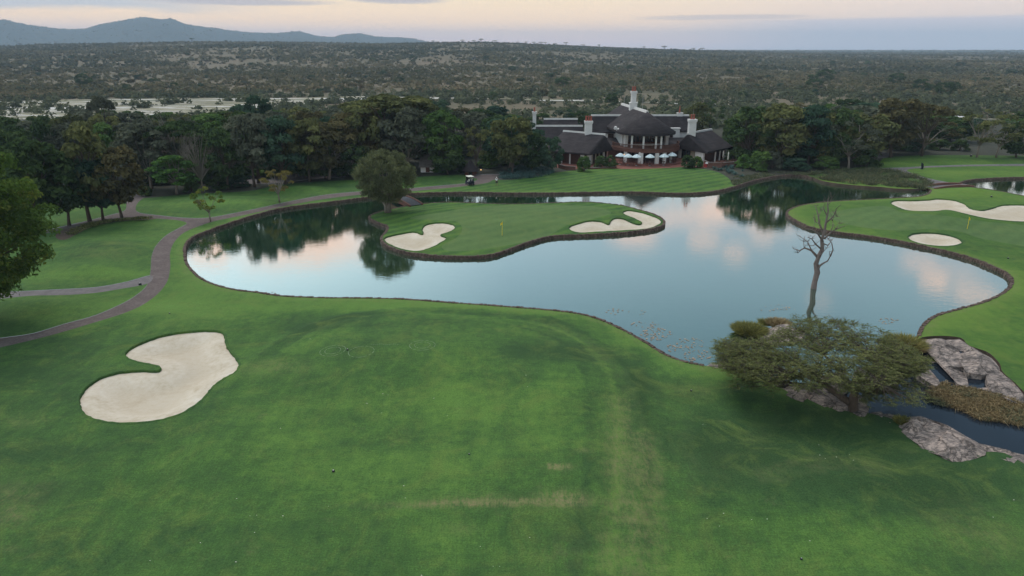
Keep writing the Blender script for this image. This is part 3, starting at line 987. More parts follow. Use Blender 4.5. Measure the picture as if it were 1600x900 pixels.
BL = ['large pale foreground sand bunker with a grass tongue', 'two-lobed sand bunker on the left end of the island', 'winding sand bunker on the right tip of the island',
      'long wavy sand bunker behind the right putting green', 'oval sand bunker in front of the right putting green']
for i, b in enumerate(bunkers_w):
    bb = b

    def zf(x, y, z, bb=bb, i=i):
        d = polydist(x, y, bb, True, 8)
        return z - 0.18 - (0.45 if i == 0 else 0.3) * sstep(d, 0.0, 3.2) + 0.05 * (fbm(x, y, 0.9, 3, 3) - .5)
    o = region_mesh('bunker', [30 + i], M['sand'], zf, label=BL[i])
    _co = np.empty(len(o.data.vertices) * 3, dtype=np.float32)
    o.data.vertices.foreach_get('co', _co)
    _co = _co.reshape(-1, 3)
    o.data.attributes['mow_shade'].data.foreach_set('value', np.clip(polydist(_co[:, 0], _co[:, 1], b, True, 8) / (3.0 if i else 4.0), 0, 1).astype(np.float32))  # sand reuses this attribute for distance from the rim
    # turf lip: a rolled edge of grass standing proud of the sand
    n_ = len(b)
    z_ = height(b[:, 0], b[:, 1])
    nrm = np.roll(b, -1, 0) - np.roll(b, 1, 0)
    nrm = nrm / (np.linalg.norm(nrm, axis=1)[:, None] + 1e-9)
    nr = np.column_stack([nrm[:, 1], -nrm[:, 0]])
    ar = 0.5 * np.sum(b[:, 0] * np.roll(b[:, 1], -1) - np.roll(b[:, 0], -1) * b[:, 1])
    if ar < 0:
        nr = -nr                                   # outward
    ring = []
    jit = 0.03 * rng.standard_normal(n_)
    for off, dz in ((0.22, 0.0), (0.10, 0.06), (0.0, 0.05), (-0.035, -0.03), (-0.03, -0.34)):
        q = b + nr * (off + (jit[:, None] if off < 0.1 else 0))
        ring.append(np.column_stack([q, z_ + dz]))
    VV = np.concatenate(ring)
    FF = []
    for r_ in range(4):
        for k_ in range(n_):
            k2 = (k_ + 1) % n_
            FF.append((r_ * n_ + k_, r_ * n_ + k2, (r_ + 1) * n_ + k2, (r_ + 1) * n_ + k_))
    me = mesh_np('turf_lip', VV, np.array(FF), True, {'worn': ('POINT', np.zeros(len(VV))), 'mow_shade': ('POINT', np.full(len(VV), -.3))})
    link('turf_lip', me, M['lawn'], o)

# ------------------------------------------------------------------ retaining walls: rough stones set along the water's edge
def wall_along(line, closed, label, water_right=None, step=0.46, skip=None):
    """line: world xy; stones stand on the land edge facing the water"""
    r = smooth_line(line, step, closed) if len(line) < 60 else line
    # resample evenly
    seg = np.linalg.norm(np.diff(r, axis=0), axis=1)
    cum = np.concatenate([[0], np.cumsum(seg)])
    n = int(cum[-1] / step)
    t = np.linspace(0, cum[-1], n)
    q = np.column_stack([np.interp(t, cum, r[:, 0]), np.interp(t, cum, r[:, 1])])
    mb = MB()
    back = MB()
    R_ = random.Random(len(q))
    zt = height(q[:, 0], q[:, 1])
    for i in range(n - 1):
        a, b = q[i], q[i + 1]
        mid = (a + b) / 2
        an = math.atan2(b[1] - a[1], b[0] - a[0])
        L = np.linalg.norm(b - a)
        for (z0, z1) in ((-1.0, -0.20 + R_.uniform(-.04, .04)), (-0.19, 0.05 + R_.uniform(-.04, .05))):
            mb.box((mid[0] + R_.uniform(-.03, .03), mid[1] + R_.uniform(-.03, .03), (z0 + z1) / 2), (L * R_.uniform(.84, .95), 0.42 * R_.uniform(.85, 1.12), z1 - z0), an + R_.uniform(-.06, .06), R_.uniform(.84, .95))
        back.box((mid[0], mid[1], -0.5), (L * 1.04, 0.26, 0.96), an)
    o = empty('retaining_wall', (0, 0, 0), 0, label, 'wall')
    st = mb.build('stone', M['wallstone'], o)
    st['kind'] = 'stuff'
    back.build('mortar_core', M['soil'], o)
    return o


def sub(px):
    return np.array([P(a, b) for a, b in px])


iA = [i for i, p in enumerate(pond_px) if p == (1100, 571)][0]
iB = [i for i, p in enumerate(pond_px) if p == (1436, 525)][0]
iC = [i for i, p in enumerate(pond_px) if p == (1455, 296)][0]
iD = [i for i, p in enumerate(pond_px) if p == (1270, 277)][0]
iE = [i for i, p in enumerate(pond_px) if p == (600, 305)][0]
wall_along(smooth_line(sub(pond_px[iE:] + pond_px[:iA + 1]), .5, False), False, 'low brown stone wall along the near and left shore of the pond')
wall_along(smooth_line(sub(pond_px[iB:iC + 1]), .5, False), False, 'curved brown stone wall edging the right bank below the bunkers')
wall_along(smooth_line(sub(pond_px[iD:iE + 1]), .5, False), False, 'dark stone wall below the clubhouse lawn on the far shore')
wall_along(np.concatenate([island_w, island_w[:1]]), False, 'stone wall encircling the island in the pond')
wall_along(np.concatenate([far_pond_w, far_pond_w[:1]]), False, 'stone wall round the second pond at the right edge', step=.7)

for ln_, lb_ in ((pond_w, 'earth bank dropping to the pond'), (creek_w, 'earth bank dropping to the creek')):
    n_ = len(ln_)
    zt = height(ln_[:, 0], ln_[:, 1])
    VV = np.concatenate([np.column_stack([ln_, zt + .005]), np.column_stack([ln_, np.full(n_, -1.3)])])
    i_ = np.arange(n_)
    j_ = (i_ + 1) % n_
    setp(link('bank', mesh_np('bank', VV, np.stack([i_, j_, n_ + j_, n_ + i_], 1)), M['soil']), lb_, None, None, 'structure')

# ------------------------------------------------------------------ far terrain in polar form
def pxaz(px):
    return math.atan2((px - 800) / FOC, 1.055)


def elev(py):
    return math.radians(0) + math.atan((450 - py) / FOC) - PITCH


RIDGE_PX = [(-300, 72), (0, 72), (100, 69.5), (200, 68), (300, 66), (400, 65), (500, 66), (600, 67), (700, 65.5), (760, 66), (850, 69.5), (950, 74), (1050, 77.5), (1120, 80), (1250, 84), (1400, 85), (1600, 86), (1900, 86)]
MOUNT_PX = [(-400, 60), (-200, 48), (-60, 44), (0, 40), (20, 40), (50, 46), (110, 50.5), (140, 50), (170, 43), (210, 35.5), (235, 32), (262, 35), (275, 33), (300, 42), (350, 48), (400, 53), (430, 54), (470, 51), (500, 58), (520, 59), (545, 54), (565, 53.5), (590, 59), (640, 61), (670, 66), (720, 72), (850, 78), (1000, 79), (1250, 79), (1500, 79), (1900, 79)]
R1, R2 = 2300.0, 6500.0
_az1 = np.array([pxaz(p) for p, _ in RIDGE_PX])
_h1 = np.array([CAM_H + R1 * math.tan(elev(y + 1.6)) for _, y in RIDGE_PX])
_az2 = np.array([pxaz(p) for p, _ in MOUNT_PX])
_h2 = np.array([CAM_H + R2 * math.tan(elev(y)) for _, y in MOUNT_PX])


def far_h(x, y):
    x = np.atleast_1d(np.asarray(x, dtype=float))
    y = np.atleast_1d(np.asarray(y, dtype=float))
    r = np.hypot(x, y)
    a = np.arctan2(x, y)
    h1 = np.interp(a, _az1, _h1)
    h2 = np.interp(a, _az2, _h2)
    t = np.clip((r - 560) / (R1 - 560), 0, 1)
    up = -3.2 + (h1 + 3.2) * (0.35 * t + 0.65 * t * t * (3 - 2 * t))
    down = sstep(r, R1, R1 + 1200)
    z = up * (1 - down) + (np.minimum(h1, 16)) * down
    z = np.where(r < 560, -3.2 + 2.9 * sstep(r, 330, 225), z)
    und = (fbm(x, y, 1 / 420.0, 4, 21) - 0.5) * 2
    z = z + und * 10.0 * sstep(r, 650, 1300) * (1 - 0.75 * sstep(np.abs(r - R1), 500, 0)) * (1 - .5 * sstep(r, R1, R1 + 800))
    rl = (fbm(x, y, 1 / 900.0, 5, 33) - 0.5)
    m = np.exp(-((r - R2) / 900.0) ** 2)
    z = z + np.maximum(h2 - z, 0) * m * np.where(np.abs(r - R2) > 60, 1 + .3 * rl, 1)
    return z


nr_, na_ = 290, 940
rr = 225 * (14000 / 225.0) ** (np.linspace(0, 1, nr_) ** 0.95)
rr = np.unique(np.concatenate([rr, [R1, R2]]))
nr_ = len(rr)
aa = np.radians(np.linspace(-62, 62, na_))
RR, AA = np.meshgrid(rr, aa, indexing='ij')
fx, fy = (RR * np.sin(AA)).ravel(), (RR * np.cos(AA)).ravel()
fz = far_h(fx, fy)
ii, jj = np.meshgrid(np.arange(nr_ - 1), np.arange(na_ - 1), indexing='ij')
q0 = (ii * na_ + jj).ravel()
FQ = np.stack([q0, q0 + 1, q0 + na_ + 1, q0 + na_], 1)[:, ::-1]


def veld_material():
    m, k = material('veld_ground')
    p = pos(k)
    a = k.noise(p, 0.006, 6, 0.65)
    b = k.noise(scaled(k, p, (1, .6, 1)), 0.03, 6, 0.7)
    c = k.noise(p, 0.25, 4, 0.7)
    f = k.m('ADD', k.m('ADD', k.m('MULTIPLY', a, 0.45), k.m('MULTIPLY', b, 0.35)), k.m('MULTIPLY', c, 0.2))
    col = k.ramp(f, [(0.38, (0.062, 0.060, 0.036)), (0.48, (0.110, 0.094, 0.060)), (0.60, (0.155, 0.116, 0.078))])
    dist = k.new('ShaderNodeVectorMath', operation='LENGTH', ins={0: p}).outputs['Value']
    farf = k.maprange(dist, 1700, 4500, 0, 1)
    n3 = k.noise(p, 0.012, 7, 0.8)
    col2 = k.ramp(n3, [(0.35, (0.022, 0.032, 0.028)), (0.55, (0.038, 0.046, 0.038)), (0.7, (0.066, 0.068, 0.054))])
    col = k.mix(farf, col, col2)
    finish(k, col, 0.95, b, 0.3, 1.0, 0.1)
    return m


M['veld'] = veld_material()
FZo = fz.copy()
o = link('terrain', mesh_np('terrain', np.column_stack([fx, fy, FZo]), FQ, True), M['veld'])
setp(o, 'wide bushveld plain rising to a low ridge and blue hills', None, None, 'structure')


# river: pale granite bed with pools and tan grass between
def river_material():
    m, k = material('river_bed')
    p = pos(k)
    st = scaled(k, p, (0.35, 2.2, 1), (0, 0, 0.06))
    a = k.noise(st, 0.034, 7, 0.72, 1.0)
    b = k.noise(st, 0.14, 6, 0.7, 0.6)
    f = k.m('ADD', k.m('MULTIPLY', a, 0.6), k.m('MULTIPLY', b, 0.4))
    f = k.m('SUBTRACT', f, 0.025)
    col = k.ramp(f, [(0.40, (0.05, 0.055, 0.03)), (0.455, (0.15, 0.135, 0.07)), (0.49, (0.22, 0.19, 0.11)), (0.515, (0.32, 0.30, 0.28)), (0.545, (0.60, 0.58, 0.57)), (0.66, (0.72, 0.72, 0.74))])
    rg = k.maprange(f, 0.52, 0.6, 0.9, 0.35)
    finish(k, col, rg, b, 0.3, 0.5, 0.5)
    return m


rpx = np.linspace(-250, 1850, 140)
rmid = np.interp(rpx, [-250, 0, 300, 420, 560, 700, 1100, 1450, 1600, 1850], [455, 445, 440, 455, 480, 470, 430, 390, 350, 330])
rwid = np.interp(rpx, [-250, 0, 300, 420, 560, 700, 1100, 1450, 1600, 1850], [105, 95, 75, 40, 20, 7, 6, 20, 42, 48])
rows = []
nw = 16
for k_ in range(nw + 1):
    u = k_ / nw * 2 - 1
    wob_ = 14 * (fbm(rpx, np.full_like(rpx, k_ * 9.0), 1 / 60.0, 3, 4) - .5)
    r_ = rmid + rwid * u + wob_
    a_ = np.array([pxaz(p) for p in rpx])
    x_, y_ = r_ * np.sin(a_), r_ * np.cos(a_)
    rows.append(np.column_stack([x_, y_, far_h(x_, y_) + 0.35 + 0.0 * x_]))
RV = np.concatenate(rows)
na2 = len(rpx)
ii, jj = np.meshgrid(np.arange(nw), np.arange(na2 - 1), indexing='ij')
q0 = (ii * na2 + jj).ravel()
o = link('river', mesh_np('river', RV, np.stack([q0, q0 + na2, q0 + na2 + 1, q0 + 1], 1)[:, ::-1], True), river_material())
setp(o, 'braided pale river bed with white rock and shallow water', None, None, 'structure')
# ------------------------------------------------------------------ vegetation builders
def leaf_cloud(clumps, n, size, seed, aspect=1.0, low=-0.35, jitter=0.55, shell=(0.6, 1.08), upfan=0.0, tintbase=None):
    """small leaf-sized faces spread over clumps (x,y,z,rx,rz)"""
    R_ = np.random.default_rng(seed)
    C = np.array(clumps, dtype=float)
    wgt = C[:, 3] ** 2 + C[:, 3] * C[:, 4]
    idx = R_.choice(len(C), n, p=wgt / wgt.sum())
    d = R_.standard_normal((n, 3))
    d /= np.linalg.norm(d, axis=1)[:, None]
    d[:, 2] = np.where(d[:, 2] < low, -d[:, 2], d[:, 2])
    rad = R_.uniform(shell[0], shell[1], n)
    Pn = C[idx, :3] + d * np.stack([C[idx, 3], C[idx, 3], C[idx, 4]], 1) * rad[:, None]
    nrm = d + jitter * R_.standard_normal((n, 3)) + np.array([0, 0, 0.25])
    nrm /= np.linalg.norm(nrm, axis=1)[:, None]
    rv = R_.standard_normal((n, 3))
    if upfan:
        rv = rv * (1 - upfan) + (d + np.array([0, 0, 1.0])) * upfan
        u = rv / np.linalg.norm(rv, axis=1)[:, None]
        v = np.cross(u, nrm)
    else:
        u = np.cross(nrm, rv)
        u /= np.linalg.norm(u, axis=1)[:, None] + 1e-9
        v = np.cross(nrm, u)
    v /= np.linalg.norm(v, axis=1)[:, None] + 1e-9
    s = (size * R_.uniform(0.6, 1.35, n))[:, None]
    a = Pn - u * s * aspect
    b = Pn - v * s * 0.55 + nrm * s * 0.15
    c = Pn + u * s * aspect
    e = Pn + v * s * 0.55 + nrm * s * 0.15
    V = np.stack([a, b, c, e], 1).reshape(-1, 3)
    F = np.arange(n * 4).reshape(n, 4)
    tb = R_.uniform(0, 1, len(C)) if tintbase is None else tintbase
    tint = np.clip(0.55 * tb[idx] + 0.45 * R_.uniform(0, 1, n), 0, 1)
    return V, F, np.repeat(tint, 4)


def make_kind(kind, seed):
    R_ = random.Random(seed * 13 + 5)
    cl = []
    limbs = []
    bole = 0.26
    leaf = dict(n=3200, size=0.034, aspect=1.0)
    tr = 0.020
    if kind == 'broad':
        for _ in range(34):
            a = R_.uniform(0, 2 * PI)
            t = R_.random() ** 0.5
            z = R_.uniform(-1, 1)
            rr_ = math.sqrt(max(0, 1 - z * z)) * 0.37 * (0.55 + .45 * t)
            cl.append((rr_ * math.cos(a) + R_.uniform(-.04, .04), rr_ * math.sin(a), 0.56 + z * 0.34, R_.uniform(.09, .16), R_.uniform(.06, .10)))
        bole = 0.18
        leaf['n'] = 3800
    elif kind == 'dense':
        for _ in range(44):
            a = R_.uniform(0, 2 * PI)
            z = R_.uniform(-1, 1)
            rr_ = math.sqrt(max(0, 1 - z * z)) * 0.38
            cl.append((rr_ * math.cos(a), rr_ * math.sin(a), 0.50 + z * 0.38, R_.uniform(.09, .15), R_.uniform(.07, .11)))
        bole = 0.15
        leaf['n'] = 3800
    elif kind == 'umbrella':
        for _ in range(34):
            a = R_.uniform(0, 2 * PI)
            t = R_.random() ** 0.55 * 0.42
            cl.append((t * math.cos(a), t * math.sin(a), 0.90 - t * t * 0.7 + R_.uniform(-.07, .02), R_.uniform(.07, .12), R_.uniform(.025, .05)))
        bole = 0.38
        leaf.update(n=3200, size=0.026)
    elif kind == 'layered':
        for L_ in range(5):
            zz = 0.36 + L_ * 0.13
            rad = (0.42, .44, .38, .28, .14)[L_]
            for _ in range(9):
                a = R_.uniform(0, 2 * PI)
                t = rad * R_.uniform(.45, 1)
                cl.append((t * math.cos(a), t * math.sin(a), zz + R_.uniform(-.04, .04), R_.uniform(.08, .13), R_.uniform(.03, .045)))
        leaf.update(n=3600)
    elif kind == 'tall':
        for _ in range(30):
            a = R_.uniform(0, 2 * PI)
            z = R_.uniform(0.25, 0.93)
            rr_ = 0.34 * math.sin(PI * min(1, (z - .12) / .9)) ** .7 * R_.uniform(.4, 1)
            cl.append((rr_ * math.cos(a), rr_ * math.sin(a), z, R_.uniform(.09, .15), R_.uniform(.05, .09)))
    elif kind == 'shrub':
        for _ in range(26):
            a = R_.uniform(0, 2 * PI)
            z = R_.uniform(0.05, 1)
            rr_ = 0.40 * math.sqrt(max(0, 1 - (z * .95) ** 2)) * R_.uniform(.6, 1)
            cl.append((rr_ * math.cos(a), rr_ * math.sin(a), z * 0.82, R_.uniform(.12, .18), R_.uniform(.11, .17)))
        bole = 0.05
        leaf.update(n=2400, size=0.045)
    elif kind == 'airy':                          # loose open crown, branches showing
        for _ in range(22):
            a = R_.uniform(0, 2 * PI)
            z = R_.uniform(-1, 1)
            rr_ = math.sqrt(max(0, 1 - z * z)) * 0.40
            cl.append((rr_ * math.cos(a), rr_ * math.sin(a), 0.63 + z * 0.30, R_.uniform(.07, .12), R_.uniform(.04, .08)))
        leaf.update(n=1500, size=0.026)
        bole = 0.24
        tr = 0.018
    elif kind == 'bare':
        for _ in range(40):
            a = R_.uniform(0, 2 * PI)
            z = R_.uniform(-.6, 1)
            rr_ = math.sqrt(max(0, 1 - z * z)) * 0.44
            cl.append((rr_ * math.cos(a), rr_ * math.sin(a), 0.62 + z * 0.34, .07, .07))
        leaf.update(n=500, size=0.016)
        bole = 0.2
        tr = 0.02
    V, F, T = leaf_cloud(cl, leaf['n'], leaf['size'], seed, leaf['aspect'])
    zmax = V[:, 2].max()
    V[:, 2] = np.where(V[:, 2] < 0.02, 0.02, V[:, 2]) / zmax
    crown = mesh_np('crown_' + kind, V, F, False, {'tint': ('POINT', T)})
    mb = MB()
    lean = (R_.uniform(-.05, .05), R_.uniform(-.05, .05))
    top = (lean[0], lean[1], bole)
    mb.tube([(0, 0, -0.03), (lean[0] * .4, lean[1] * .4, bole * .5), top], [tr * 1.5, tr * 1.05, tr * .95], 7)
    for c in cl[:: (1 if kind == 'bare' else 2)]:
        mid = (top[0] * .5 + c[0] * .5 + R_.uniform(-.03, .03), top[1] * .5 + c[1] * .5 + R_.uniform(-.03, .03), top[2] + (c[2] - top[2]) * (.62 if kind != 'umbrella' else .45))
        mb.tube([top, mid, (c[0], c[1], c[2])], [tr * .62, tr * .36, tr * .12], 4, False)
        if kind in ('bare', 'airy'):
            for q in range(4 if kind == 'bare' else 2):
                mb.tube([mid, (c[0] + R_.uniform(-.1, .1), c[1] + R_.uniform(-.1, .1), c[2] + R_.uniform(-.05, .1))], [tr * .2, tr * .06], 3, False)
    trunk = mb.mesh('trunk_' + kind, True)
    trunk.materials.append(M['bark'])
    crown.materials.append(LEAF['dark green'])
    return crown, trunk


KINDS = {}
for kd, cnt in (('broad', 4), ('dense', 3), ('umbrella', 3), ('layered', 2), ('tall', 3), ('shrub', 3), ('airy', 2), ('bare', 2)):
    KINDS[kd] = [make_kind(kd, i + 3) for i in range(cnt)]
NAMES = {'broad': 'broadleaf_tree', 'dense': 'dense_tree', 'umbrella': 'umbrella_tree', 'layered': 'tiered_tree', 'tall': 'tall_tree', 'shrub': 'shrub', 'airy': 'open_tree', 'bare': 'leafless_tree'}


def setmat(o, mat):
    o.material_slots[0].link = 'OBJECT'
    o.material_slots[0].material = mat


def plant(kind, loc, hgt, wid, color, label, rz=None, group=None, bark='bark', name=None, cat='tree', single=False):
    crown, trunk = random.choice(KINDS[kind])
    rz = random.uniform(0, 6.28) if rz is None else rz
    if single:
        c = link(name or NAMES[kind], crown)
        c.location = loc
        c.rotation_euler = (0, 0, rz)
        c.scale = (wid, wid, hgt)
        setmat(c, LEAF[color])
        return setp(c, label, cat, group)
    r = empty(name or NAMES[kind], loc, rz, label, cat, group)
    r.scale = (wid, wid, hgt)
    c = link('crown', crown, None, r)
    setmat(c, LEAF[color])
    t = link('trunk', trunk, None, r)
    setmat(t, M[bark])
    return r


def size_from_px(x, y, z, py_top, wpx):
    """height reaching image row py_top and width of wpx pixels for something standing at x,y,z"""
    d = ray(800, py_top)
    zt = CAM_H + d[2] / d[1] * y
    dep = y * cosp + (CAM_H - (z + zt) / 2) * sinp
    return zt - z, wpx * dep / FOC


def plant_px(kind, bx, by, ty, wpx, color, label, **kw):
    x, y, z = PH(bx, by)
    h, wd = size_from_px(x, y, z, ty, wpx)
    return plant(kind, (x, y, z), h, wd, color, label, **kw)


# ------------------------------------------------------------------ named trees and shrubs near the course
NEAR = [
    ('broad', 62, 361, 212, 128, 'dark green', 'dark round-crowned tree with a forked trunk, leftmost of the row by the path'),
    ('broad', 108, 352, 240, 104, 'dark green', 'lower dark tree with a V-shaped trunk in the row by the path'),
    ('tall', 140, 345, 190, 124, 'olive green', 'tallest tree of the row by the path, olive crown'),
    ('broad', 161, 343, 244, 90, 'deep bluish green', 'slim dark bluish tree in the row by the path'),
    ('broad', 191, 341, 226, 96, 'brownish green', 'rusty-tinged tree at the right end of the row by the path'),
]
for kd, bx, by, ty, wp, colr, lab in NEAR:
    plant_px(kd, bx, by, ty, wp, colr, lab, group='row of trees beside the cart path')
plant_px('layered', 276, 304, 241, 86, 'bright green', 'bright green tiered tree at the edge of the lawn left of the pond', bark='barkpale')
plant_px('airy', 329, 346, 292, 52, 'yellow green', 'small sparse young tree where the cart paths meet', bark='barkpale')
plant_px('airy', 437, 316, 263, 56, 'yellow brown', 'slender young yellowing tree beside the path left of the island', bark='barkpale')
plant_px('bare', 318, 300, 205, 60, 'grey green', 'thin leafless grey tree at the front of the belt left of the pond', bark='barkpale')
plant_px('bare', 277, 268, 172, 96, 'grey green', 'wide bare-branched grey tree among the dark trees left', bark='barkpale')
plant_px('dense', 832, 268, 206, 56, 'dark green', 'low dark bushy tree touching the left wing of the clubhouse')
plant_px('broad', 800, 272, 178, 78, 'olive green', 'olive spreading tree left of the clubhouse')
plant_px('dense', 860, 268, 212, 44, 'deep bluish green', 'deep green rounded tree in front of the left clubhouse wing')
plant_px('airy', 745, 268, 196, 60, 'olive green', 'pale olive tree behind the golf cart')
plant_px('umbrella', 618, 258, 146, 190, 'olive green', 'very wide flat-topped tree rising behind the island tree')
plant_px('broad', 560, 268, 166, 110, 'brownish green', 'brownish broad tree left of the wide flat-topped tree')
plant_px('umbrella', 172, 250, 148, 42, 'grey green', 'lone umbrella tree standing against the pale river bed')
plant_px('broad', 410, 240, 146, 64, 'deep bluish green', 'dark domed tree rising above the belt near the river')
plant_px('broad', 590, 225, 150, 50, 'deep bluish green', 'dark round tree at the river edge behind the belt')
plant_px('tall', 1392, 246, 152, 100, 'brownish green', 'tallest brownish tree of the belt right of the clubhouse')
plant_px('umbrella', 1440, 244, 160, 76, 'brownish green', 'flat brown-topped tree behind the right-hand lawn')
plant_px('airy', 1526, 246, 170, 80, 'olive green', 'open pale-stemmed tree with the river showing through it', bark='barkpale')
plant_px('airy', 1556, 246, 176, 70, 'olive green', 'leaning open tree beside the right-hand lawn', bark='barkpale')
plant_px('dense', 1588, 246, 190, 60, 'dark green', 'dark thick tree at the right end of the lawn')
plant_px('airy', 1326, 264, 182, 86, 'grey green', 'tree with a pale curved trunk at the end of the pond', bark='barkpale')
plant_px('shrub', 1354, 262, 232, 44, 'dark green', 'dark round shrub beside the pale curved trunk', cat='shrub')
plant_px('shrub', 1186, 266, 235, 40, 'mid green', 'rounded shrub right of the clubhouse terrace', cat='shrub')
plant_px('shrub', 1160, 262, 240, 26, 'bright green', 'small bright shrub beside the right terrace wall', cat='shrub')
plant_px('shrub', 1206, 264, 236, 34, 'grey green', 'greyish flowering shrub right of the clubhouse terrace', cat='shrub')
plant_px('shrub', 912, 268, 244, 26, 'mid green', 'round clipped shrub before the left clubhouse wing', cat='shrub')
plant_px('shrub', 937, 262, 243, 24, 'dark green', 'dark shrub at the corner of the left clubhouse wing', cat='shrub')
plant_px('shrub', 954, 262, 242, 24, 'dark green', 'dark shrub nearest the left end of the umbrellas', cat='shrub')
plant_px('shrub', 1075, 262, 242, 26, 'dark green', 'dark clipped shrub under the right wing of the clubhouse', cat='shrub')
plant_px('shrub', 1090, 261, 244, 20, 'mid green', 'small shrub before the curved white gable on the right', cat='shrub')
for i, (bx, by, ty, wp) in enumerate(((340, 296, 278, 40), (372, 292, 272, 44), (300, 300, 282, 30), (228, 306, 290, 24), (520, 276, 258, 40), (690, 268, 250, 50), (715, 268, 248, 40), (1240, 266, 246, 50), (1290, 264, 244, 46), (1145, 252, 234, 30))):
    plant_px('shrub', bx, by, ty, wp, ('dark green', 'deep bluish green', 'mid green')[i % 3],
             ['low dark shrub on the lawn edge below the bare trees', 'low bluish shrub behind the yellowing young tree', 'green shrub right of the bright tiered tree', 'small dark shrub at the bend of the upper path', 'bluish shrub in front of the half-hidden white house',
              'green undergrowth shrub left of the thatched hut', 'dark undergrowth shrub touching the thatched hut', 'bluish shrub on the far bank left of the reeds', 'green shrub on the far bank above the reeds', 'dark shrub behind the closed parasols'][i], cat='shrub')

# ------------------------------------------------------------------ belt of trees on both sides of the clubhouse
FRONT_L = ([-120, -60, 60, 200, 330, 440, 560, 720, 880], [330, 318, 310, 300, 292, 284, 277, 270, 262])
FRONT_R = ([1100, 1150, 1260, 1330, 1370, 1600, 1720], [246, 254, 260, 256, 243, 243, 246])
TOPS = ([-120, 0, 60, 130, 200, 300, 350, 410, 450, 500, 560, 590, 660, 720, 800, 850, 960, 1080, 1130, 1200, 1320, 1400, 1430, 1480, 1520, 1600, 1720], [186, 184, 174, 174, 170, 174, 168, 156, 167, 168, 165, 154, 150, 163, 168, 172, 172, 160, 153, 163, 155, 153, 157, 166, 178, 187, 188])
CNAMES = ['dark green', 'deep bluish green', 'dark green', 'olive green', 'olive green', 'brownish green', 'dark green', 'grey green', 'grey green', 'mid green']
KSEQ = ['broad', 'dense', 'broad', 'layered', 'tall', 'broad', 'dense', 'umbrella', 'dense', 'broad', 'airy', 'broad', 'dense', 'tall']
ordn = ['first', 'second', 'third', 'fourth', 'fifth', 'sixth', 'seventh', 'eighth', 'ninth', 'tenth', 'eleventh', 'twelfth', 'thirteenth', 'fourteenth', 'fifteenth', 'sixteenth', 'seventeenth', 'eighteenth', 'nineteenth', 'twentieth', 'twenty-first', 'twenty-second', 'twenty-third', 'twenty-fourth', 'twenty-fifth']
rows_t = ['front', 'second', 'third', 'fourth', 'rearmost']
SH = {'broad': 'broad-crowned', 'dense': 'dense rounded', 'umbrella': 'flat-topped', 'layered': 'tiered', 'tall': 'tall', 'airy': 'open-crowned', 'bare': 'nearly bare'}
SKIP = [(1470, 1800, 0), (1480, 1800, 1), (515, 550, 0), (655, 680, 0), (722, 760, 0), (1492, 1600, 0), (1492, 1575, 1), (1505, 1580, 2), (1505, 1580, 3)]
for side_, (x0, x1), (fxs, fys) in (('left', (-110, 812), FRONT_L), ('right', (1172, 1700), FRONT_R)):
    for r_i in range(5):
        px_ = x0 + random.uniform(0, 20)
        cnt = 0
        while px_ < x1:
            by = float(np.interp(px_, fxs, fys)) + random.uniform(-2, 1)
            x, y = P(px_, by - 2)
            f = 1 + r_i * 0.125 + random.uniform(-.015, .03)
            x, y = x * f, y * f
            if not any(a <= px_ <= b and r_i == k for a, b, k in SKIP) and not (r_i == 0 and side_ == 'left' and px_ < 215 and px_ > 40) and y < 285:
                t_row = float(np.interp(px_, TOPS[0], TOPS[1])) + (4 - r_i) * 3.6 + random.uniform(-3, 9)
                wp = random.uniform(66, 104) / (1 + .10 * r_i)
                kd = random.choice(KSEQ)
                cl_ = random.choice(CNAMES)
                h, wd = size_from_px(x, y, 0, t_row, wp)
                h = max(h, 5.0)
                lab = f'{cl_} {SH[kd]} tree, {ordn[min(cnt, 24)]} in the {rows_t[r_i]} row {side_} of the clubhouse'
                plant(kd, (x, y, 0), h, wd * random.uniform(.95, 1.2), cl_, lab, group='belt of trees round the clubhouse', bark=random.choice(('bark', 'bark', 'barkpale')))
                cnt += 1
            px_ += random.uniform(44, 66) / (1 + .07 * r_i)
TALLS = [('broad', 356, 296, 196, 84, 'dark green', 'big dark tree above the small sparse young tree'), ('tall', 398, 292, 176, 92, 'grey green', 'tall greyish tree mirrored in the left of the pond'), ('broad', 446, 288, 178, 96, 'deep bluish green', 'big bluish tree right behind the yellowing young tree'), ('broad', 484, 284, 184, 86, 'olive green', 'big olive tree between the yellowing young tree and the white house'),
         ('dense', 1170, 256, 164, 90, 'dark green', 'big dark tree just right of the terrace parasols'), ('broad', 1216, 260, 160, 104, 'olive green', 'big olive tree mirrored in the far end of the pond'), ('broad', 1262, 260, 162, 92, 'deep bluish green', 'big bluish tree above the right bank of the pond'), ('dense', 1300, 258, 166, 80, 'dark green', 'big dark tree left of the pale curved trunk')]
for kd, bx, by, ty, wp, colr, lab in TALLS:
    plant_px(kd, bx, by, ty, wp, colr, lab)
# undergrowth along the belt
for side_, (x0, x1), (fxs, fys) in (('left', (215, 868), FRONT_L), ('right', (1130, 1500), FRONT_R)):
    for r_i in range(3):
        px_ = x0 + random.uniform(0, 10)
        cnt = 0
        while px_ < x1:
            by = float(np.interp(px_, fxs, fys)) - 2
            x, y = P(px_, by)
            f = 1.02 + r_i * 0.12 + random.uniform(0, .03)
            if not (r_i == 0 and (520 < px_ < 545 or 655 < px_ < 680 or 722 < px_ < 752 or 1365 < px_ < 1390)):
                cl_ = random.choice(('dark green', 'deep bluish green', 'dark green', 'mid green'))
                plant('shrub', (x * f, y * f, 0), random.uniform(2.6, 4.6), random.uniform(5, 8), cl_, f'{cl_} undergrowth bush, {ordn[min(cnt, 24)]} in the {rows_t[r_i]} thicket {side_} of the clubhouse', group='undergrowth of the tree belt', cat='shrub')
                cnt += 1
            px_ += random.uniform(24, 36) + 6 * r_i
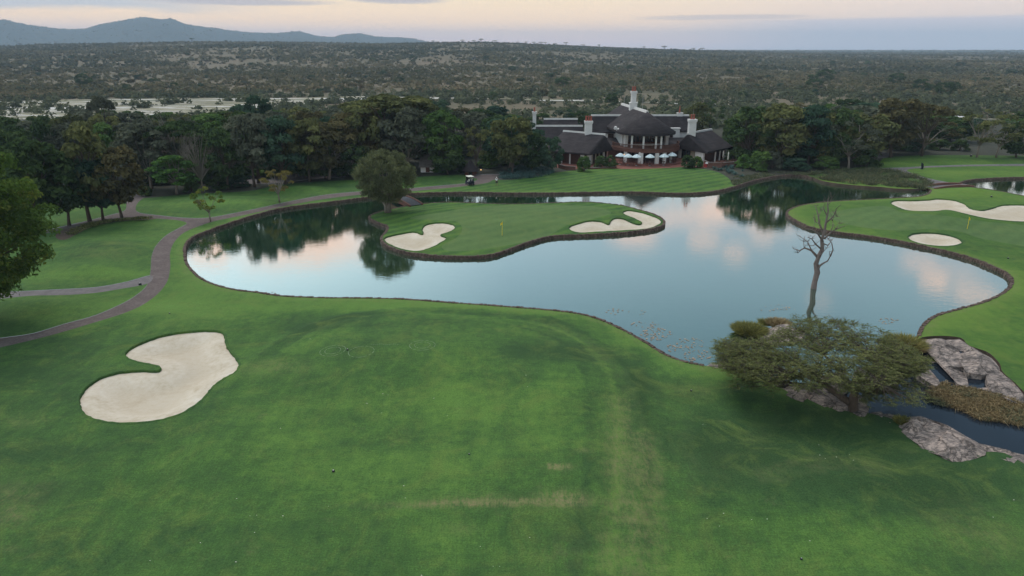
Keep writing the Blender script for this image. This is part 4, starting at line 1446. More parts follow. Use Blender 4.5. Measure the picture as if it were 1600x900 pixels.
for i, (bx, by, ty, wp) in enumerate(((557, 279, 226, 46), (508, 279, 228, 44), (535, 277, 258, 26), (478, 280, 215, 60), (700, 272, 205, 60))):
    plant_px('dense', bx, by, ty, wp, 'dark green', ['dark tree hiding the right side of the white house', 'dark tree hiding the left side of the white house', 'dark low tree in front of the white house door', 'dark full tree left of the white house', 'dark full tree between the outbuilding and the thatched hut'][i])
# trees behind the clubhouse
for i, px_ in enumerate((845, 880, 905, 1088, 1075, 1110, 925, 950)):
    Yb = (232, 245, 252, 226, 250, 232, 262, 268)[i]
    x, _, _ = PY(px_, 200, Yb)
    kd = ('broad', 'airy', 'dense', 'broad')[i % 4]
    h, wd = size_from_px(x, Yb, 0, (176, 170, 173, 158, 165, 156, 176, 178)[i], 46)
    plant(kd, (x, Yb, 0), h, wd, CNAMES[i % 5], 'tree behind the ' + ('far-left low roofs of the clubhouse', 'left back roof, just right of the small chimney', 'left back roof near its ridge end', 'right wing chimney', 'right back roof gable', 'right wing, partly behind its roof tip', 'left back roof, farther off', 'main roof, seen left of the tall chimney')[i] + ', ' + CNAMES[i % 5],
          group='trees behind the clubhouse')

# ------------------------------------------------------------------ the big tree at the left edge
def big_tree():
    x, y, z = PH(-38, 508)
    R_ = random.Random(4)
    r = empty('broadleaf_tree', (x, y, z), 0, 'large yellow-green leafy tree cut off by the left edge of the view', 'tree')
    cl = []
    H = 15.6
    for _ in range(210):
        a = R_.uniform(0, 2 * PI)
        zz = R_.uniform(-1, 1)
        env = math.sqrt(max(0, 1 - abs(zz) ** 2.2))
        rr_ = env * R_.uniform(.55, 1) * 6.6
        cl.append((rr_ * math.cos(a) * 1.24, rr_ * math.sin(a) * 1.24, 11.0 + zz * 8.2, R_.uniform(.9, 1.7), R_.uniform(.6, 1.1)))
    V, F, T = leaf_cloud(cl, 42000, 0.19, 5, 1.2, low=-.5, jitter=.7, shell=(.5, 1.15))
    # lighter, yellower growth on the outer sprays
    me = mesh_np('crown_large', V, F, False, {'tint': ('POINT', T)})
    link('crown', me, LEAF['yellow green'], r)
    mb = MB()
    mb.tube([(0, 0, -.3), (.15, 0, 2), (.1, .1, 4.5)], [.55, .42, .36], 10)
    for c in cl[::4]:
        mb.tube([(.1, .1, 4.2), (c[0] * .45, c[1] * .45, 4.6 + (c[2] - 4.6) * .55), c[:3]], [.2, .1, .02], 5, False)
    mb.build('trunk', M['bark'], r, True)


big_tree()


def island_tree():
    x, y, z = PH(606, 332)
    r = empty('willow_tree', (x, y, z), 0, 'round bushy olive-green tree at the left tip of the island', 'tree')
    h, wd = size_from_px(x, y, z, 233, 106)
    R_ = random.Random(8)
    cl = []
    for _ in range(120):
        a = R_.uniform(0, 2 * PI)
        zz = R_.uniform(-1, 1)
        env = math.sqrt(max(0, 1 - zz * zz))
        rr_ = env * R_.uniform(.7, 1) * wd * .43
        cl.append((rr_ * math.cos(a), rr_ * math.sin(a), h * .56 + zz * h * .36, R_.uniform(.5, .95), R_.uniform(.5, .9)))
    V, F, T = leaf_cloud(cl, 24000, 0.11, 9, 2.2, low=-.6, jitter=.6, shell=(.5, 1.3), upfan=.62)
    link('crown', mesh_np('crown_willow', V, F, False, {'tint': ('POINT', T)}), LEAF['willow'], r)
    mb = MB()
    for k in range(5):
        a = k * 1.26 + .3
        mb.tube([(0.3 * math.cos(a), .3 * math.sin(a), -.2), (.4 * math.cos(a), .4 * math.sin(a), 1.2), (1.5 * math.cos(a), 1.5 * math.sin(a), h * .5)], [.32, .26, .12], 7)
    for c in cl[::4]:
        mb.tube([(.3 * c[0] / 3, .3 * c[1] / 3, 1.2), (c[0] * .5, c[1] * .5, 1.2 + (c[2] - 1.2) * .6), c[:3]], [.14, .08, .02], 4, False)
    mb.build('trunk', M['barkpale'], r, True)


island_tree()


def acacia():
    bx, by, bz = PH(1334, 642)
    r = empty('acacia_tree', (bx, by, bz), 0, 'flat-topped feathery acacia spreading over the rocks at the pond outlet', 'tree')
    R_ = random.Random(21)
    cl = []
    pads = []
    # umbrella crown: traced footprint, spread over several levels
    for k in range(800):
        px_ = R_.uniform(1122, 1442)
        u = (px_ - 1282) / 158
        top = 497 + 62 * max(u, 0) ** 2.2 + float(np.interp(px_, [1120, 1196, 1246], [36, 37, 2]))
        bot = 606 - 34 * abs(u + .05) ** 2 + (8 if u > .2 else 0)
        py_ = R_.uniform(top, bot)
        zz = 4.4 - 1.5 * (abs(u) ** 2) + R_.uniform(-.7, .35) - .9 * sstep(np.array([py_]), 560, 615)[0]
        x, y = P(px_, py_, zz + bz)
        pads.append((x - bx, y - by, zz))
    for k in range(70):                             # low drooping skirt on the right and left
        px_, py_ = (R_.uniform(1345, 1442), R_.uniform(592, 628)) if k % 3 else (R_.uniform(1150, 1220), R_.uniform(588, 608))
        zz = R_.uniform(1.6, 2.4)
        x, y = P(px_, py_, zz + bz)
        pads.append((x - bx, y - by, zz))
    Rn = np.random.default_rng(77)
    PA = np.array(pads)
    nb_ = 9                                         # feathery branchlets radiating from each pad
    C0 = np.repeat(PA, nb_, axis=0) + Rn.normal(0, .16, (len(PA) * nb_, 3)) * np.array([1.5, 1.5, .8])
    ang = Rn.uniform(0, 2 * PI, len(C0))
    out_ = np.repeat(PA[:, :2] - PA[:, :2].mean(0), nb_, axis=0)
    out_ /= np.linalg.norm(out_, axis=1)[:, None] + 1e-6
    dr = np.column_stack([np.cos(ang) + .55 * out_[:, 0], np.sin(ang) + .55 * out_[:, 1], Rn.uniform(-.05, .55, len(C0))])
    dr /= np.linalg.norm(dr, axis=1)[:, None]
    ln_ = Rn.uniform(.35, 1.05, len(C0))
    nl = 14
    t_ = np.tile((np.arange(nl) + .5) / nl, len(C0))
    bi = np.repeat(np.arange(len(C0)), nl)
    sag = np.column_stack([0 * t_, 0 * t_, -.12 * t_ ** 2])
    q_ = C0[bi] + dr[bi] * (ln_[bi] * t_)[:, None] + sag
    side_ = np.cross(dr[bi], np.array([0, 0, 1.0]))
    side_ /= np.linalg.norm(side_, axis=1)[:, None] + 1e-6
    sg = np.where(np.arange(len(q_)) % 2 == 0, 1.0, -1.0)[:, None]
    u_ = side_ * sg * .8 + dr[bi] * .6 + Rn.normal(0, .25, (len(q_), 3))
    u_ /= np.linalg.norm(u_, axis=1)[:, None]
    L_ = (.17 * (1 - .4 * t_) * Rn.uniform(.7, 1.3, len(q_)))[:, None]
    w_ = np.cross(u_, side_ * .3 + np.array([0, 0, 1.0]) + Rn.normal(0, .3, (len(q_), 3)))
    w_ /= np.linalg.norm(w_, axis=1)[:, None] + 1e-6
    w_ = w_ * L_ * .22
    V = np.stack([q_, q_ + u_ * L_ * .5 + w_, q_ + u_ * L_, q_ + u_ * L_ * .5 - w_], 1).reshape(-1, 3)
    T = np.repeat(np.clip(.5 * Rn.random(len(PA))[bi // nb_] + .5 * Rn.random(len(bi)), 0, 1), 4)
    link('crown', mesh_np('crown_acacia', V, np.arange(len(V)).reshape(-1, 4), False, {'tint': ('POINT', T)}), LEAF['acacia'], r)
    mb = MB()
    base = [(0, 0, -.3), (-.15, .1, .9), (-.1, .2, 1.7)]
    mb.tube(base, [.42, .36, .3], 9)
    mb.tube([(-.1, .1, .5), (-1.4, .5, 1.3), (-2.9, 1.2, 2.3), (-4.0, 1.6, 3.2)], [.30, .24, .17, .1], 8)
    mb.tube([(-.1, .2, 1.5), (.9, .9, 2.3), (1.9, 1.8, 3.3)], [.22, .15, .08], 7)
    mb.tube([(-.1, .2, 1.6), (-.9, 1.2, 2.7), (-1.8, 2.6, 3.7)], [.22, .15, .08], 7)
    mb.tube([(-.1, .2, 1.6), (.3, -.9, 2.6), (.6, -2.0, 3.3)], [.18, .12, .06], 7)
    mb.tube([(-2.2, .9, 1.9), (-3.6, -.4, 2.9), (-5.2, -.6, 3.4)], [.16, .1, .05], 6)
    hubs = [(-4.0, 1.6, 3.2), (1.9, 1.8, 3.3), (-1.8, 2.6, 3.7), (.6, -2.0, 3.3), (-5.2, -.6, 3.4), (-2.9, 1.2, 2.3), (-.9, 1.2, 2.7)]
    for p in pads[::2]:
        hb = min(hubs, key=lambda q: (q[0] - p[0]) ** 2 + (q[1] - p[1]) ** 2)
        mid = ((hb[0] + p[0]) / 2 + R_.uniform(-.2, .2), (hb[1] + p[1]) / 2 + R_.uniform(-.2, .2), (hb[2] * .4 + p[2] * .6) + R_.uniform(-.1, .2))
        mb.tube([hb, mid, p], [.06, .035, .012], 4, False)
    # fine upswept twigs
    for p in pads:
        for q in range(3):
            e = (p[0] + R_.uniform(-.9, .9), p[1] + R_.uniform(-.9, .9), p[2] + R_.uniform(.1, .5))
            mb.tube([p, e], [.018, .006], 3, False)
    mb.build('trunk', M['bark'], r, True)


acacia()


def dead_tree():
    D = 79.5
    base = PY(1270, 455, D)
    r = empty('dead_tree', (base[0], D, WATER_Z), 0, 'bare dead tree standing in the pond, its branches leafless and grey', 'tree')
    R_ = random.Random(3)

    def W3(px, py, dy=0.0):
        q = PY(px, py, D + dy)
        return (q[0] - base[0], q[1] - D, q[2] - WATER_Z)
    mb = MB()
    tr = [(1270, 462), (1271, 453), (1273, 440), (1277, 426), (1275, 412), (1279, 401), (1285, 389), (1284, 375), (1288, 362), (1291, 345), (1294, 330), (1293, 318), (1295, 306)]
    mb.tube([W3(*p) for p in tr], [.40, .37, .30, .34, .29, .27, .22, .19, .16, .12, .09, .06, .02], 9)
    mb.tube([W3(1276, 425, -.1), W3(1281, 415, -.3), W3(1287, 411, -.6), W3(1293, 408, -.8), W3(1297, 401, -.9), W3(1296, 393, -1), W3(1305, 392, -1.2)], [.15, .13, .1, .08, .06, .04, .015], 6)
    br = [([(1277, 401), (1268, 391), (1257, 388), (1250, 391), (1240, 389)], .16, .8), ([(1268, 391), (1262, 378), (1252, 371)], .07, .5), ([(1257, 388), (1255, 378)], .04, .2), ([(1250, 391), (1246, 396)], .03, -.2),
          ([(1286, 378), (1277, 363), (1268, 358), (1259, 357)], .12, -1.0), ([(1288, 366), (1281, 350), (1279, 339), (1276, 328), (1273, 321)], .12, .9), ([(1279, 339), (1283, 330)], .04, .3), ([(1297, 401), (1301, 390), (1300, 380), (1294, 372)], .08, -.5), ([(1288, 373), (1298, 363), (1306, 359), (1318, 353)], .12, .8),
          ([(1306, 359), (1311, 349)], .04, .2), ([(1291, 348), (1300, 340), (1305, 333), (1306, 326)], .09, -.8), ([(1300, 340), (1308, 338)], .03, -.2), ([(1292, 336), (1287, 326), (1289, 314)], .07, .4), ([(1283, 389), (1275, 381), (1268, 373), (1262, 371)], .10, -.9), ([(1275, 381), (1270, 384), (1262, 383)], .05, -.4),
          ([(1285, 380), (1294, 383), (1300, 377)], .08, .9), ([(1293, 322), (1298, 315), (1300, 309)], .04, .2), ([(1281, 350), (1274, 346), (1271, 340)], .05, .6), ([(1298, 363), (1301, 352), (1300, 346)], .05, .5), ([(1279, 403), (1285, 396), (1290, 388)], .09, -1.0)]
    for pl, rad, dy in br:
        n = len(pl)
        pp = []
        for i, p in enumerate(pl):
            q = W3(p[0] + R_.uniform(-.8, .8) * (i > 0), p[1] + R_.uniform(-.8, .8) * (i > 0), dy * 1.6 * i / (n - 1))
            pp.append(q)
        mb.tube(pp, [rad * 1.0 * (1 - .85 * i / (n - 1)) + .014 for i in range(n)], 5)
        for _ in range(5):
            i = R_.randrange(1, n)
            s = Vector(pp[i])
            e1 = s + Vector((R_.uniform(-.5, .5), R_.uniform(-.4, .4), R_.uniform(-.1, .6)))
            mb.tube([s, e1, e1 + Vector((R_.uniform(-.4, .4), R_.uniform(-.3, .3), R_.uniform(0, .5)))], [.035, .022, .008], 3)
    mb.build('trunk', M['barkdead'], r, True)


dead_tree()


# ------------------------------------------------------------------ grass tufts, reeds, aloes
def blades(n, rad, hgt, wd, seed, spread=.5, shape=None, droop=.25):
    R_ = np.random.default_rng(seed)
    if shape is None:
        a = R_.uniform(0, 2 * PI, n)
        t = np.sqrt(R_.random(n)) * rad
        b = np.stack([t * np.cos(a), t * np.sin(a), np.zeros(n)], 1)
    else:
        b = shape(R_, n)
    rel = b.copy()
    rel[:, 2] = 0
    ln = np.linalg.norm(rel, axis=1)[:, None] + 1e-6
    d = rel / ln * np.minimum(ln / max(rad, 1e-3), 1.0) * spread + R_.standard_normal((n, 3)) * (.28 if shape is None else .55)
    d[:, 2] = 1
    d /= np.linalg.norm(d, axis=1)[:, None]
    h = hgt * R_.uniform(.5, 1.1, n)[:, None]
    side = np.cross(d, R_.standard_normal((n, 3)))
    side /= np.linalg.norm(side, axis=1)[:, None]
    w_ = wd * R_.uniform(.6, 1.3, n)[:, None]
    mid = b + d * h * .6
    out = d.copy()
    out[:, 2] = 0
    tip = b + d * h + out * h * droop - np.array([0, 0, 1]) * h * droop * .4
    V = np.stack([b - side * w_, b + side * w_, mid + side * w_ * .8, mid - side * w_ * .8, tip], 1).reshape(-1, 3)
    base = (np.arange(n) * 5)[:, None]
    Q = base + np.array([[0, 1, 2, 3]])
    T_ = base + np.array([[3, 2, 4]])
    tint = np.repeat(R_.uniform(0, 1, n), 5)
    return V, [Q, T_], tint


def tuft(px, py, wpx, hm, color, label, seed, name='grass_tuft', cat='grass tuft', n=2600, dz=0.0, spread=1.0):
    x, y = P(px, py, dz)
    _, wd = size_from_px(x, y, dz, py, wpx)
    V, F, T = blades(n, wd * .38, hm, .012 + wd * .006, seed, spread)
    o = link(name, mesh_np(name, V, F, False, {'tint': ('POINT', T)}), LEAF[color], None, (x, y, dz))
    return setp(o, label, cat)


tuft(1170, 521, 46, 1.15, 'tuft', 'round green and yellow grass tuft at the left end of the pond rocks', 1, dz=-.4, n=4200)
tuft(1216, 508, 38, .7, 'straw', 'low straw-coloured tuft beside the round tuft on the pond rocks', 2, dz=-.1)
tuft(1196, 507, 20, .7, 'tuft', 'small dark tuft between the two larger tufts on the pond rocks', 3, dz=-.2, n=900)
tuft(1412, 545, 44, 1.5, 'tuft', 'tall green tuft by the acacia where the right wall starts', 4, dz=-.3, n=3600)
tuft(1423, 549, 28, 1.1, 'straw', 'straw-coloured tuft against the end of the right wall', 5, dz=-.2, n=1600)
tuft(1390, 555, 30, 1.0, 'straw', 'pale tuft half hidden behind the acacia crown', 6, dz=-.3, n=1500)
tuft(1412, 661, 30, .5, 'tuft', 'low green tuft at the upper end of the lower granite slab', 7, dz=0, n=900)


def patch_blades(poly_px, n, hgt, wd, color, name, label, seed, z0, spread=.3, droop=.6):
    poly = smooth_line(np.array([P(a, b, z0) for a, b in poly_px]), 1.0)
    lo, hi = poly.min(0), poly.max(0)

    def shp(R_, k):
        out = []
        while len(out) < k:
            q = R_.uniform(lo, hi, (k * 2, 2))
            dn = fbm(q[:, 0], q[:, 1], .5, 3, seed)
            ok = inpoly(q[:, 0], q[:, 1], poly) & (dn > R_.uniform(.36, .62, len(q)))
            out += [tuple(p) for p in q[ok]]
        o_ = np.array(out[:k])
        return np.column_stack([o_, np.full(k, z0)])
    V, F, T = blades(n, 1.0, hgt, wd, seed, 0.0, shp, droop)
    o = link(name, mesh_np(name, V, F, False, {'tint': ('POINT', T)}), LEAF[color])
    return setp(o, label, None, None, 'stuff')


patch_blades([(1446, 625), (1458, 610), (1478, 600), (1498, 606), (1530, 612), (1570, 622), (1610, 640), (1660, 680), (1600, 668), (1560, 660), (1528, 656), (1500, 642), (1466, 634)], 6500, .65, .030, 'straw', 'dry_reeds', 'tangled dry golden reeds filling the creek bed', 31, -.45, droop=1.1)
patch_blades([(1446, 625), (1458, 610), (1478, 600), (1498, 606), (1530, 612), (1570, 622), (1610, 640), (1660, 680), (1600, 668), (1560, 660), (1528, 656), (1500, 642), (1466, 634)], 2600, .6, .030, 'reed', 'green_reeds', 'greener reeds mixed into the dry creek bed growth', 32, -.45, droop=.9)
patch_blades([(1262, 276), (1290, 271), (1330, 269), (1375, 268), (1410, 273), (1440, 282), (1456, 290), (1448, 297), (1420, 296), (1380, 293), (1345, 291), (1310, 287), (1280, 282)], 9000, 1.8, .05, 'reed', 'pond_reeds', 'bed of tall reeds along the far right shore of the pond', 33, -.3, droop=.5)
patch_blades([(1275, 281), (1310, 286), (1345, 290), (1390, 293), (1430, 296), (1430, 292), (1390, 289), (1340, 285), (1300, 280)], 3000, 1.1, .05, 'straw', 'dry_reed_edge', 'dry brown fringe in front of the reed bed', 34, -.5, droop=.6)
patch_blades([(782, 280), (790, 268), (812, 262), (850, 262), (866, 268), (850, 276), (820, 279)], 2600, 1.1, .06, 'aloe', 'border_plants', 'strap-leaved border plants at the left corner of the clubhouse lawn', 35, 0, droop=.6)
patch_blades([(1150, 276), (1190, 270), (1260, 270), (1262, 274), (1225, 273), (1195, 277), (1165, 285), (1148, 290), (1142, 284)], 3000, .5, .05, 'reed', 'bank_plants', 'low mixed plants on the bank beyond the clubhouse lawn', 36, 0, droop=.6)
patch_blades([(100, 366), (125, 353), (160, 346), (200, 341), (240, 340), (238, 342), (200, 344), (165, 349), (135, 358), (112, 368)], 1500, .5, .05, 'olive green', 'bed_plants', 'low leafy plants in the mulch bed under the row of trees', 37, 0.3, droop=.6)


def aloe_mesh(seed):
    R_ = random.Random(seed)
    V = []
    F = []
    T = []
    for k in range(26):
        a = R_.uniform(0, 2 * PI)
        up = R_.uniform(.15, 1.1)
        d = Vector((math.cos(a) * math.cos(up), math.sin(a) * math.cos(up), math.sin(up)))
        s = Vector((-math.sin(a), math.cos(a), 0)) * .07
        b = len(V)
        L = R_.uniform(.7, 1)
        m_ = d * L * .5
        t_ = d * L + Vector((0, 0, -.08))
        V += [-s * .7, s * .7, m_ + s, m_ - s, t_]
        F += [(b, b + 1, b + 2, b + 3), (b + 3, b + 2, b + 4)]
        T += [R_.random()] * 5
    me = bpy.data.meshes.new('aloe')
    me.from_pydata([tuple(v) for v in V], [], F)
    a = me.attributes.new('tint', 'FLOAT', 'POINT')
    a.data.foreach_set('value', T)
    me.materials.append(LEAF['aloe'])
    return me


AL = [aloe_mesh(s) for s in range(3)]
ap = []
for i in range(34):
    t = random.random()
    ap.append((1112 + t * 50 + random.uniform(-6, 6), 255 + t * 16 + random.uniform(-8, 8)))
for i, (a, b) in enumerate(ap):
    x, y, z = PH(a, min(max(b, 259), 277))
    o = link('aloe_plant', AL[i % 3], None, None, (x, y, z))
    s = random.uniform(.8, 1.5)
    o.scale = (s, s, s)
    o.rotation_euler = (0, 0, random.uniform(0, 6))
    setp(o, 'blue-grey spiky aloe in the bank planting below the right terrace', 'aloe', 'aloes below the right terrace')


def lily(px, py, rx, ry, n, seed):
    R_ = random.Random(seed)
    mb = MB()
    for _ in range(n):
        a = R_.uniform(0, 2 * PI)
        t = R_.random() ** .5
        x, y = P(px + rx * t * math.cos(a), py + ry * t * math.sin(a), WATER_Z)
        r_ = R_.uniform(.04, .14)
        vs = [(x + r_ * math.cos(k * 1.047) * R_.uniform(.7, 1.1), y + r_ * math.sin(k * 1.047) * R_.uniform(.7, 1.1), WATER_Z + .012 + R_.uniform(0, .025)) for k in range(6)]
        mb.add(vs, [tuple(range(6))])
    return mb


mb = MB()
for i, q in enumerate(((960, 487, 14, 5, 16), (1008, 508, 22, 6, 26), (1026, 522, 26, 10, 80), (1075, 538, 26, 10, 55), (1090, 556, 22, 9, 45), (1050, 544, 10, 6, 20), (422, 458, 14, 2, 8), (1215, 482, 30, 6, 30), (1388, 502, 16, 5, 24), (1000, 488, 30, 4, 8), (780, 310, 30, 2, 10), (760, 306, 40, 2, 8))):
    m2 = lily(*q, i)
    mb.add(m2.v, m2.f)
setp(mb.build('lily_pads', M['lily']), 'scattered pinkish water plants floating near the outlet shore', None, None, 'stuff')

# ------------------------------------------------------------------ granite slabs round the outlet
ROCKS = [
    ([(1103, 568), (1117, 561), (1141, 566), (1162, 577), (1172, 587), (1150, 587), (1125, 577), (1108, 574)], .18, 'pale rock ending the low wall left of the acacia'),
    ([(1193, 514), (1196, 509), (1225, 507), (1246, 506), (1258, 512), (1250, 524), (1225, 528), (1195, 531), (1190, 522)], .35, 'flat pinkish rock behind the acacia carrying the grass tufts'),
    ([(1212, 596), (1240, 598), (1270, 598), (1296, 606), (1318, 622), (1345, 634), (1357, 641), (1330, 646), (1300, 638), (1262, 627), (1225, 612)], .3, 'long broken slab along the lawn under the acacia'),
    ([(1282, 580), (1310, 578), (1326, 585), (1322, 603), (1300, 606), (1284, 594)], .55, 'rounded rock glimpsed through the middle of the acacia'),
    ([(1336, 612), (1352, 616), (1358, 634), (1350, 646), (1334, 640), (1330, 624)], .5, 'upright rock right behind the acacia trunk'),
    ([(1411, 551), (1425, 546), (1436, 552), (1444, 566), (1455, 580), (1470, 592), (1462, 598), (1444, 590), (1428, 574), (1413, 562)], .3, 'narrow left kerb of slabs beside the upper creek pool'),
    ([(1439, 529), (1462, 526), (1484, 531), (1500, 548), (1508, 570), (1514, 588), (1512, 598), (1499, 592), (1488, 576), (1474, 558), (1460, 543), (1443, 537)], .4, 'long central slab between the two creek pools'),
    ([(1480, 525), (1499, 526), (1508, 541), (1530, 547), (1555, 560), (1564, 572), (1560, 577), (1540, 581), (1512, 580), (1507, 566), (1500, 546)], .35, 'broad pink slab bordering the right lawn'),
    ([(1545, 579), (1562, 574), (1580, 592), (1597, 610), (1602, 622), (1585, 622), (1560, 608), (1552, 605), (1543, 592)], .35, 'lower right slab beside the shallow pool'),
    ([(1398, 654), (1415, 645), (1440, 644), (1462, 655), (1488, 667), (1512, 680), (1538, 696), (1540, 707), (1522, 711), (1498, 719), (1472, 708), (1440, 693), (1420, 675), (1402, 664)], .45, 'large cracked granite slab between the creek and the near lawn'),
    ([(1528, 688), (1550, 697), (1572, 702), (1590, 707), (1580, 712), (1560, 706), (1540, 706)], .2, 'thin shelf of rock joining the large slab to the boulders'),
    ([(1564, 702), (1580, 700), (1600, 707), (1625, 720), (1615, 735), (1592, 722), (1572, 713), (1562, 709)], .4, 'pale boulders at the right edge of the view'),
    ([(1500, 594), (1520, 590), (1545, 590), (1552, 604), (1530, 612), (1508, 606)], -.34, 'flat submerged shelf in the shallow right pool'),
    ([(1358, 645), (1385, 644), (1405, 650), (1412, 656), (1395, 660), (1370, 655)], .12, 'low mossy ledge between the acacia and the large slab'),
    ([(1335, 578), (1365, 570), (1398, 580), (1404, 596), (1375, 602), (1345, 598)], .25, 'rock shelf under the right half of the acacia crown'),
    ([(1438, 545), (1452, 540), (1468, 550), (1475, 560), (1455, 560), (1440, 556)], -.3, 'dark wet ledge at the head of the upper pool'),
]


def rock(poly_px, top, label, seed):
    R_ = np.random.default_rng(seed)
    raw = np.array([P(a, b, max(top, 0) * .6) for a, b in poly_px])
    out = smooth_line(raw, .22)
    out = out + (fbm(out[:, 0], out[:, 1], 1.6, 3, seed)[:, None] - .5) * np.array([[.5, .5]])
    cen_ = out.mean(0)
    lo, hi = out.min(0), out.max(0)
    st = .14
    gx, gy = np.meshgrid(np.arange(lo[0], hi[0], st), np.arange(lo[1], hi[1], st))
    g = np.stack([gx.ravel(), gy.ravel()], 1) + R_.uniform(-.05, .05, (gx.size, 2))
    g = g[inpoly(g[:, 0], g[:, 1], out)]
    g = g[polydist(g[:, 0], g[:, 1], out, True, 2) > .08]
    vv = [Vector(p) for p in out] + [Vector(p) for p in g]
    n = len(out)
    v, e, f, _, _, _ = delaunay_2d_cdt(vv, [(i, (i + 1) % n) for i in range(n)], [], 1, 1e-5, False)
    v = np.array([(q.x, q.y) for q in v])
    f = np.array([q for q in f if len(q) == 3])
    d = polydist(v[:, 0], v[:, 1], out, True, 5)
    # cracks: cells of a stretched random partition, each cell a little higher, lower or tilted
    k = max(6, int(len(g) / 26))
    sd = R_.uniform(lo, hi, (k, 2))
    tl = R_.uniform(-.10, .10, (k, 2))
    hgt_ = R_.uniform(-.16, .18, k)
    _rel = v[:, None, :] - sd[None]
    _rot = np.array([[.8, .6], [-.6, .8]])
    _rel = (_rel @ _rot) * np.array([1.5, .75])
    DD = np.sqrt((_rel ** 2).sum(2)) + .25 * fbm(v[:, 0], v[:, 1], 1.1, 3, seed + 2)[:, None]
    srt = np.argsort(DD, axis=1)
    i0 = srt[:, 0]
    f1 = np.take_along_axis(DD, srt[:, :1], 1)[:, 0]
    f2 = np.take_along_axis(DD, srt[:, 1:2], 1)[:, 0]
    z = top + .20 * (fbm(v[:, 0], v[:, 1], .5, 4, seed) - .5) + .10 * (fbm(v[:, 0], v[:, 1], 2.2, 3, seed + 1) - .5)
    z = z + hgt_[i0] + (v - sd[i0])[:, 0] * tl[i0, 0] + (v - sd[i0])[:, 1] * tl[i0, 1]
    z = z - .26 * np.exp(-((f2 - f1) / .11) ** 2)
    z = z - (max(top, 0) * .75 + .15) * (1 - sstep(d, 0, .55)) ** 1.5
    V = np.column_stack([v, z])
    # outer rim: find boundary ring = first n points (order kept by CDT for input verts)
    bot = np.column_stack([v[:n] + (v[:n] - cen_) * .02, np.full(n, -1.15)])
    VV = np.concatenate([V, bot])
    ring = np.array([(i, (i + 1) % n, len(V) + (i + 1) % n, len(V) + i) for i in range(n)])
    o = link('rock', mesh_np('rock', VV, [f, ring], False), M['granite'])
    return setp(o, label, 'rock', 'granite slabs round the pond outlet')


for i, (pl, tp, lb) in enumerate(ROCKS):
    rock(pl, tp, lb, 50 + i)


# ------------------------------------------------------------------ bushveld: thousands of far bushes as one mass, the largest as trees of their own
def bush_mass(name, X_, Y_, Z_, W_, H_, k, mat, label, seed, tb):
    R_ = np.random.default_rng(seed)
    n = len(X_)
    idx = np.repeat(np.arange(n), k)
    m_ = n * k
    d = R_.standard_normal((m_, 3))
    d /= np.linalg.norm(d, axis=1)[:, None]
    d[:, 2] = np.abs(d[:, 2])
    rad = R_.uniform(.45, 1.0, m_)[:, None]
    sc_ = np.stack([W_[idx] * .5, W_[idx] * .5, H_[idx]], 1)
    c = np.stack([X_[idx], Y_[idx], Z_[idx]], 1) + d * sc_ * rad
    nrm = d + .5 * R_.standard_normal((m_, 3)) + np.array([0, -.25, .3])
    nrm /= np.linalg.norm(nrm, axis=1)[:, None]
    u = np.cross(nrm, R_.standard_normal((m_, 3)))
    u /= np.linalg.norm(u, axis=1)[:, None]
    v = np.cross(nrm, u)
    s = (W_[idx] * (.95 / math.sqrt(k)) * R_.uniform(.6, 1.2, m_))[:, None]
    V = np.stack([c - u * s, c - v * s * .7, c + u * s, c + v * s * .7], 1).reshape(-1, 3)
    t = np.clip(.75 * tb[idx] + .25 * R_.random(m_), 0, 1)
    o = link(name, mesh_np(name, V, np.arange(m_ * 4).reshape(-1, 4), False, {'tint': ('POINT', np.repeat(t, 4))}), mat)
    return setp(o, label, None, None, 'stuff')


def scatter(n, r0, r1, azm, seed, dens, power=2.0):
    R_ = np.random.default_rng(seed)
    out = []
    tot = 0
    while tot < n:
        r = (R_.uniform(r0 ** power, r1 ** power, n)) ** (1 / power)
        a = R_.uniform(-azm, azm, n)
        x, y = r * np.sin(a), r * np.cos(a)
        ok = dens(x, y) > R_.random(n)
        out.append(np.stack([x[ok], y[ok]], 1))
        tot += ok.sum()
    o = np.concatenate(out)[:n]
    return o[:, 0], o[:, 1]


def dens_veld(x, y):
    f = fbm(x, y, 1 / 130.0, 5, 61, .65)
    f2 = fbm(x, y, 1 / 30.0, 3, 71)
    return np.clip((f - .26) * 3.2, .16, 1) * np.clip((f2 - .2) * 2.5, .25, 1) * (1 - .7 * np.exp(-((np.hypot(x, y) - R1) / 160.0) ** 2))


AZM = math.radians(54)
_ra = np.array([pxaz(p) for p in rpx])


def river_off(x, y):
    a = np.arctan2(x, y)
    r = np.hypot(x, y)
    mid_ = np.interp(a, _ra, rmid)
    wd_ = np.interp(a, _ra, rwid)
    return (r - mid_) / wd_


def dens_bank(x, y):
    u = np.abs(river_off(x, y))
    return np.where(u > 1.02, np.where(u < 1.5, .9, np.clip((fbm(x, y, 1 / 45.0, 4, 95) - .36) * 3.2, .08, .9)), .03 + .25 * (fbm(x, y, 1 / 40.0, 3, 91) > .58))


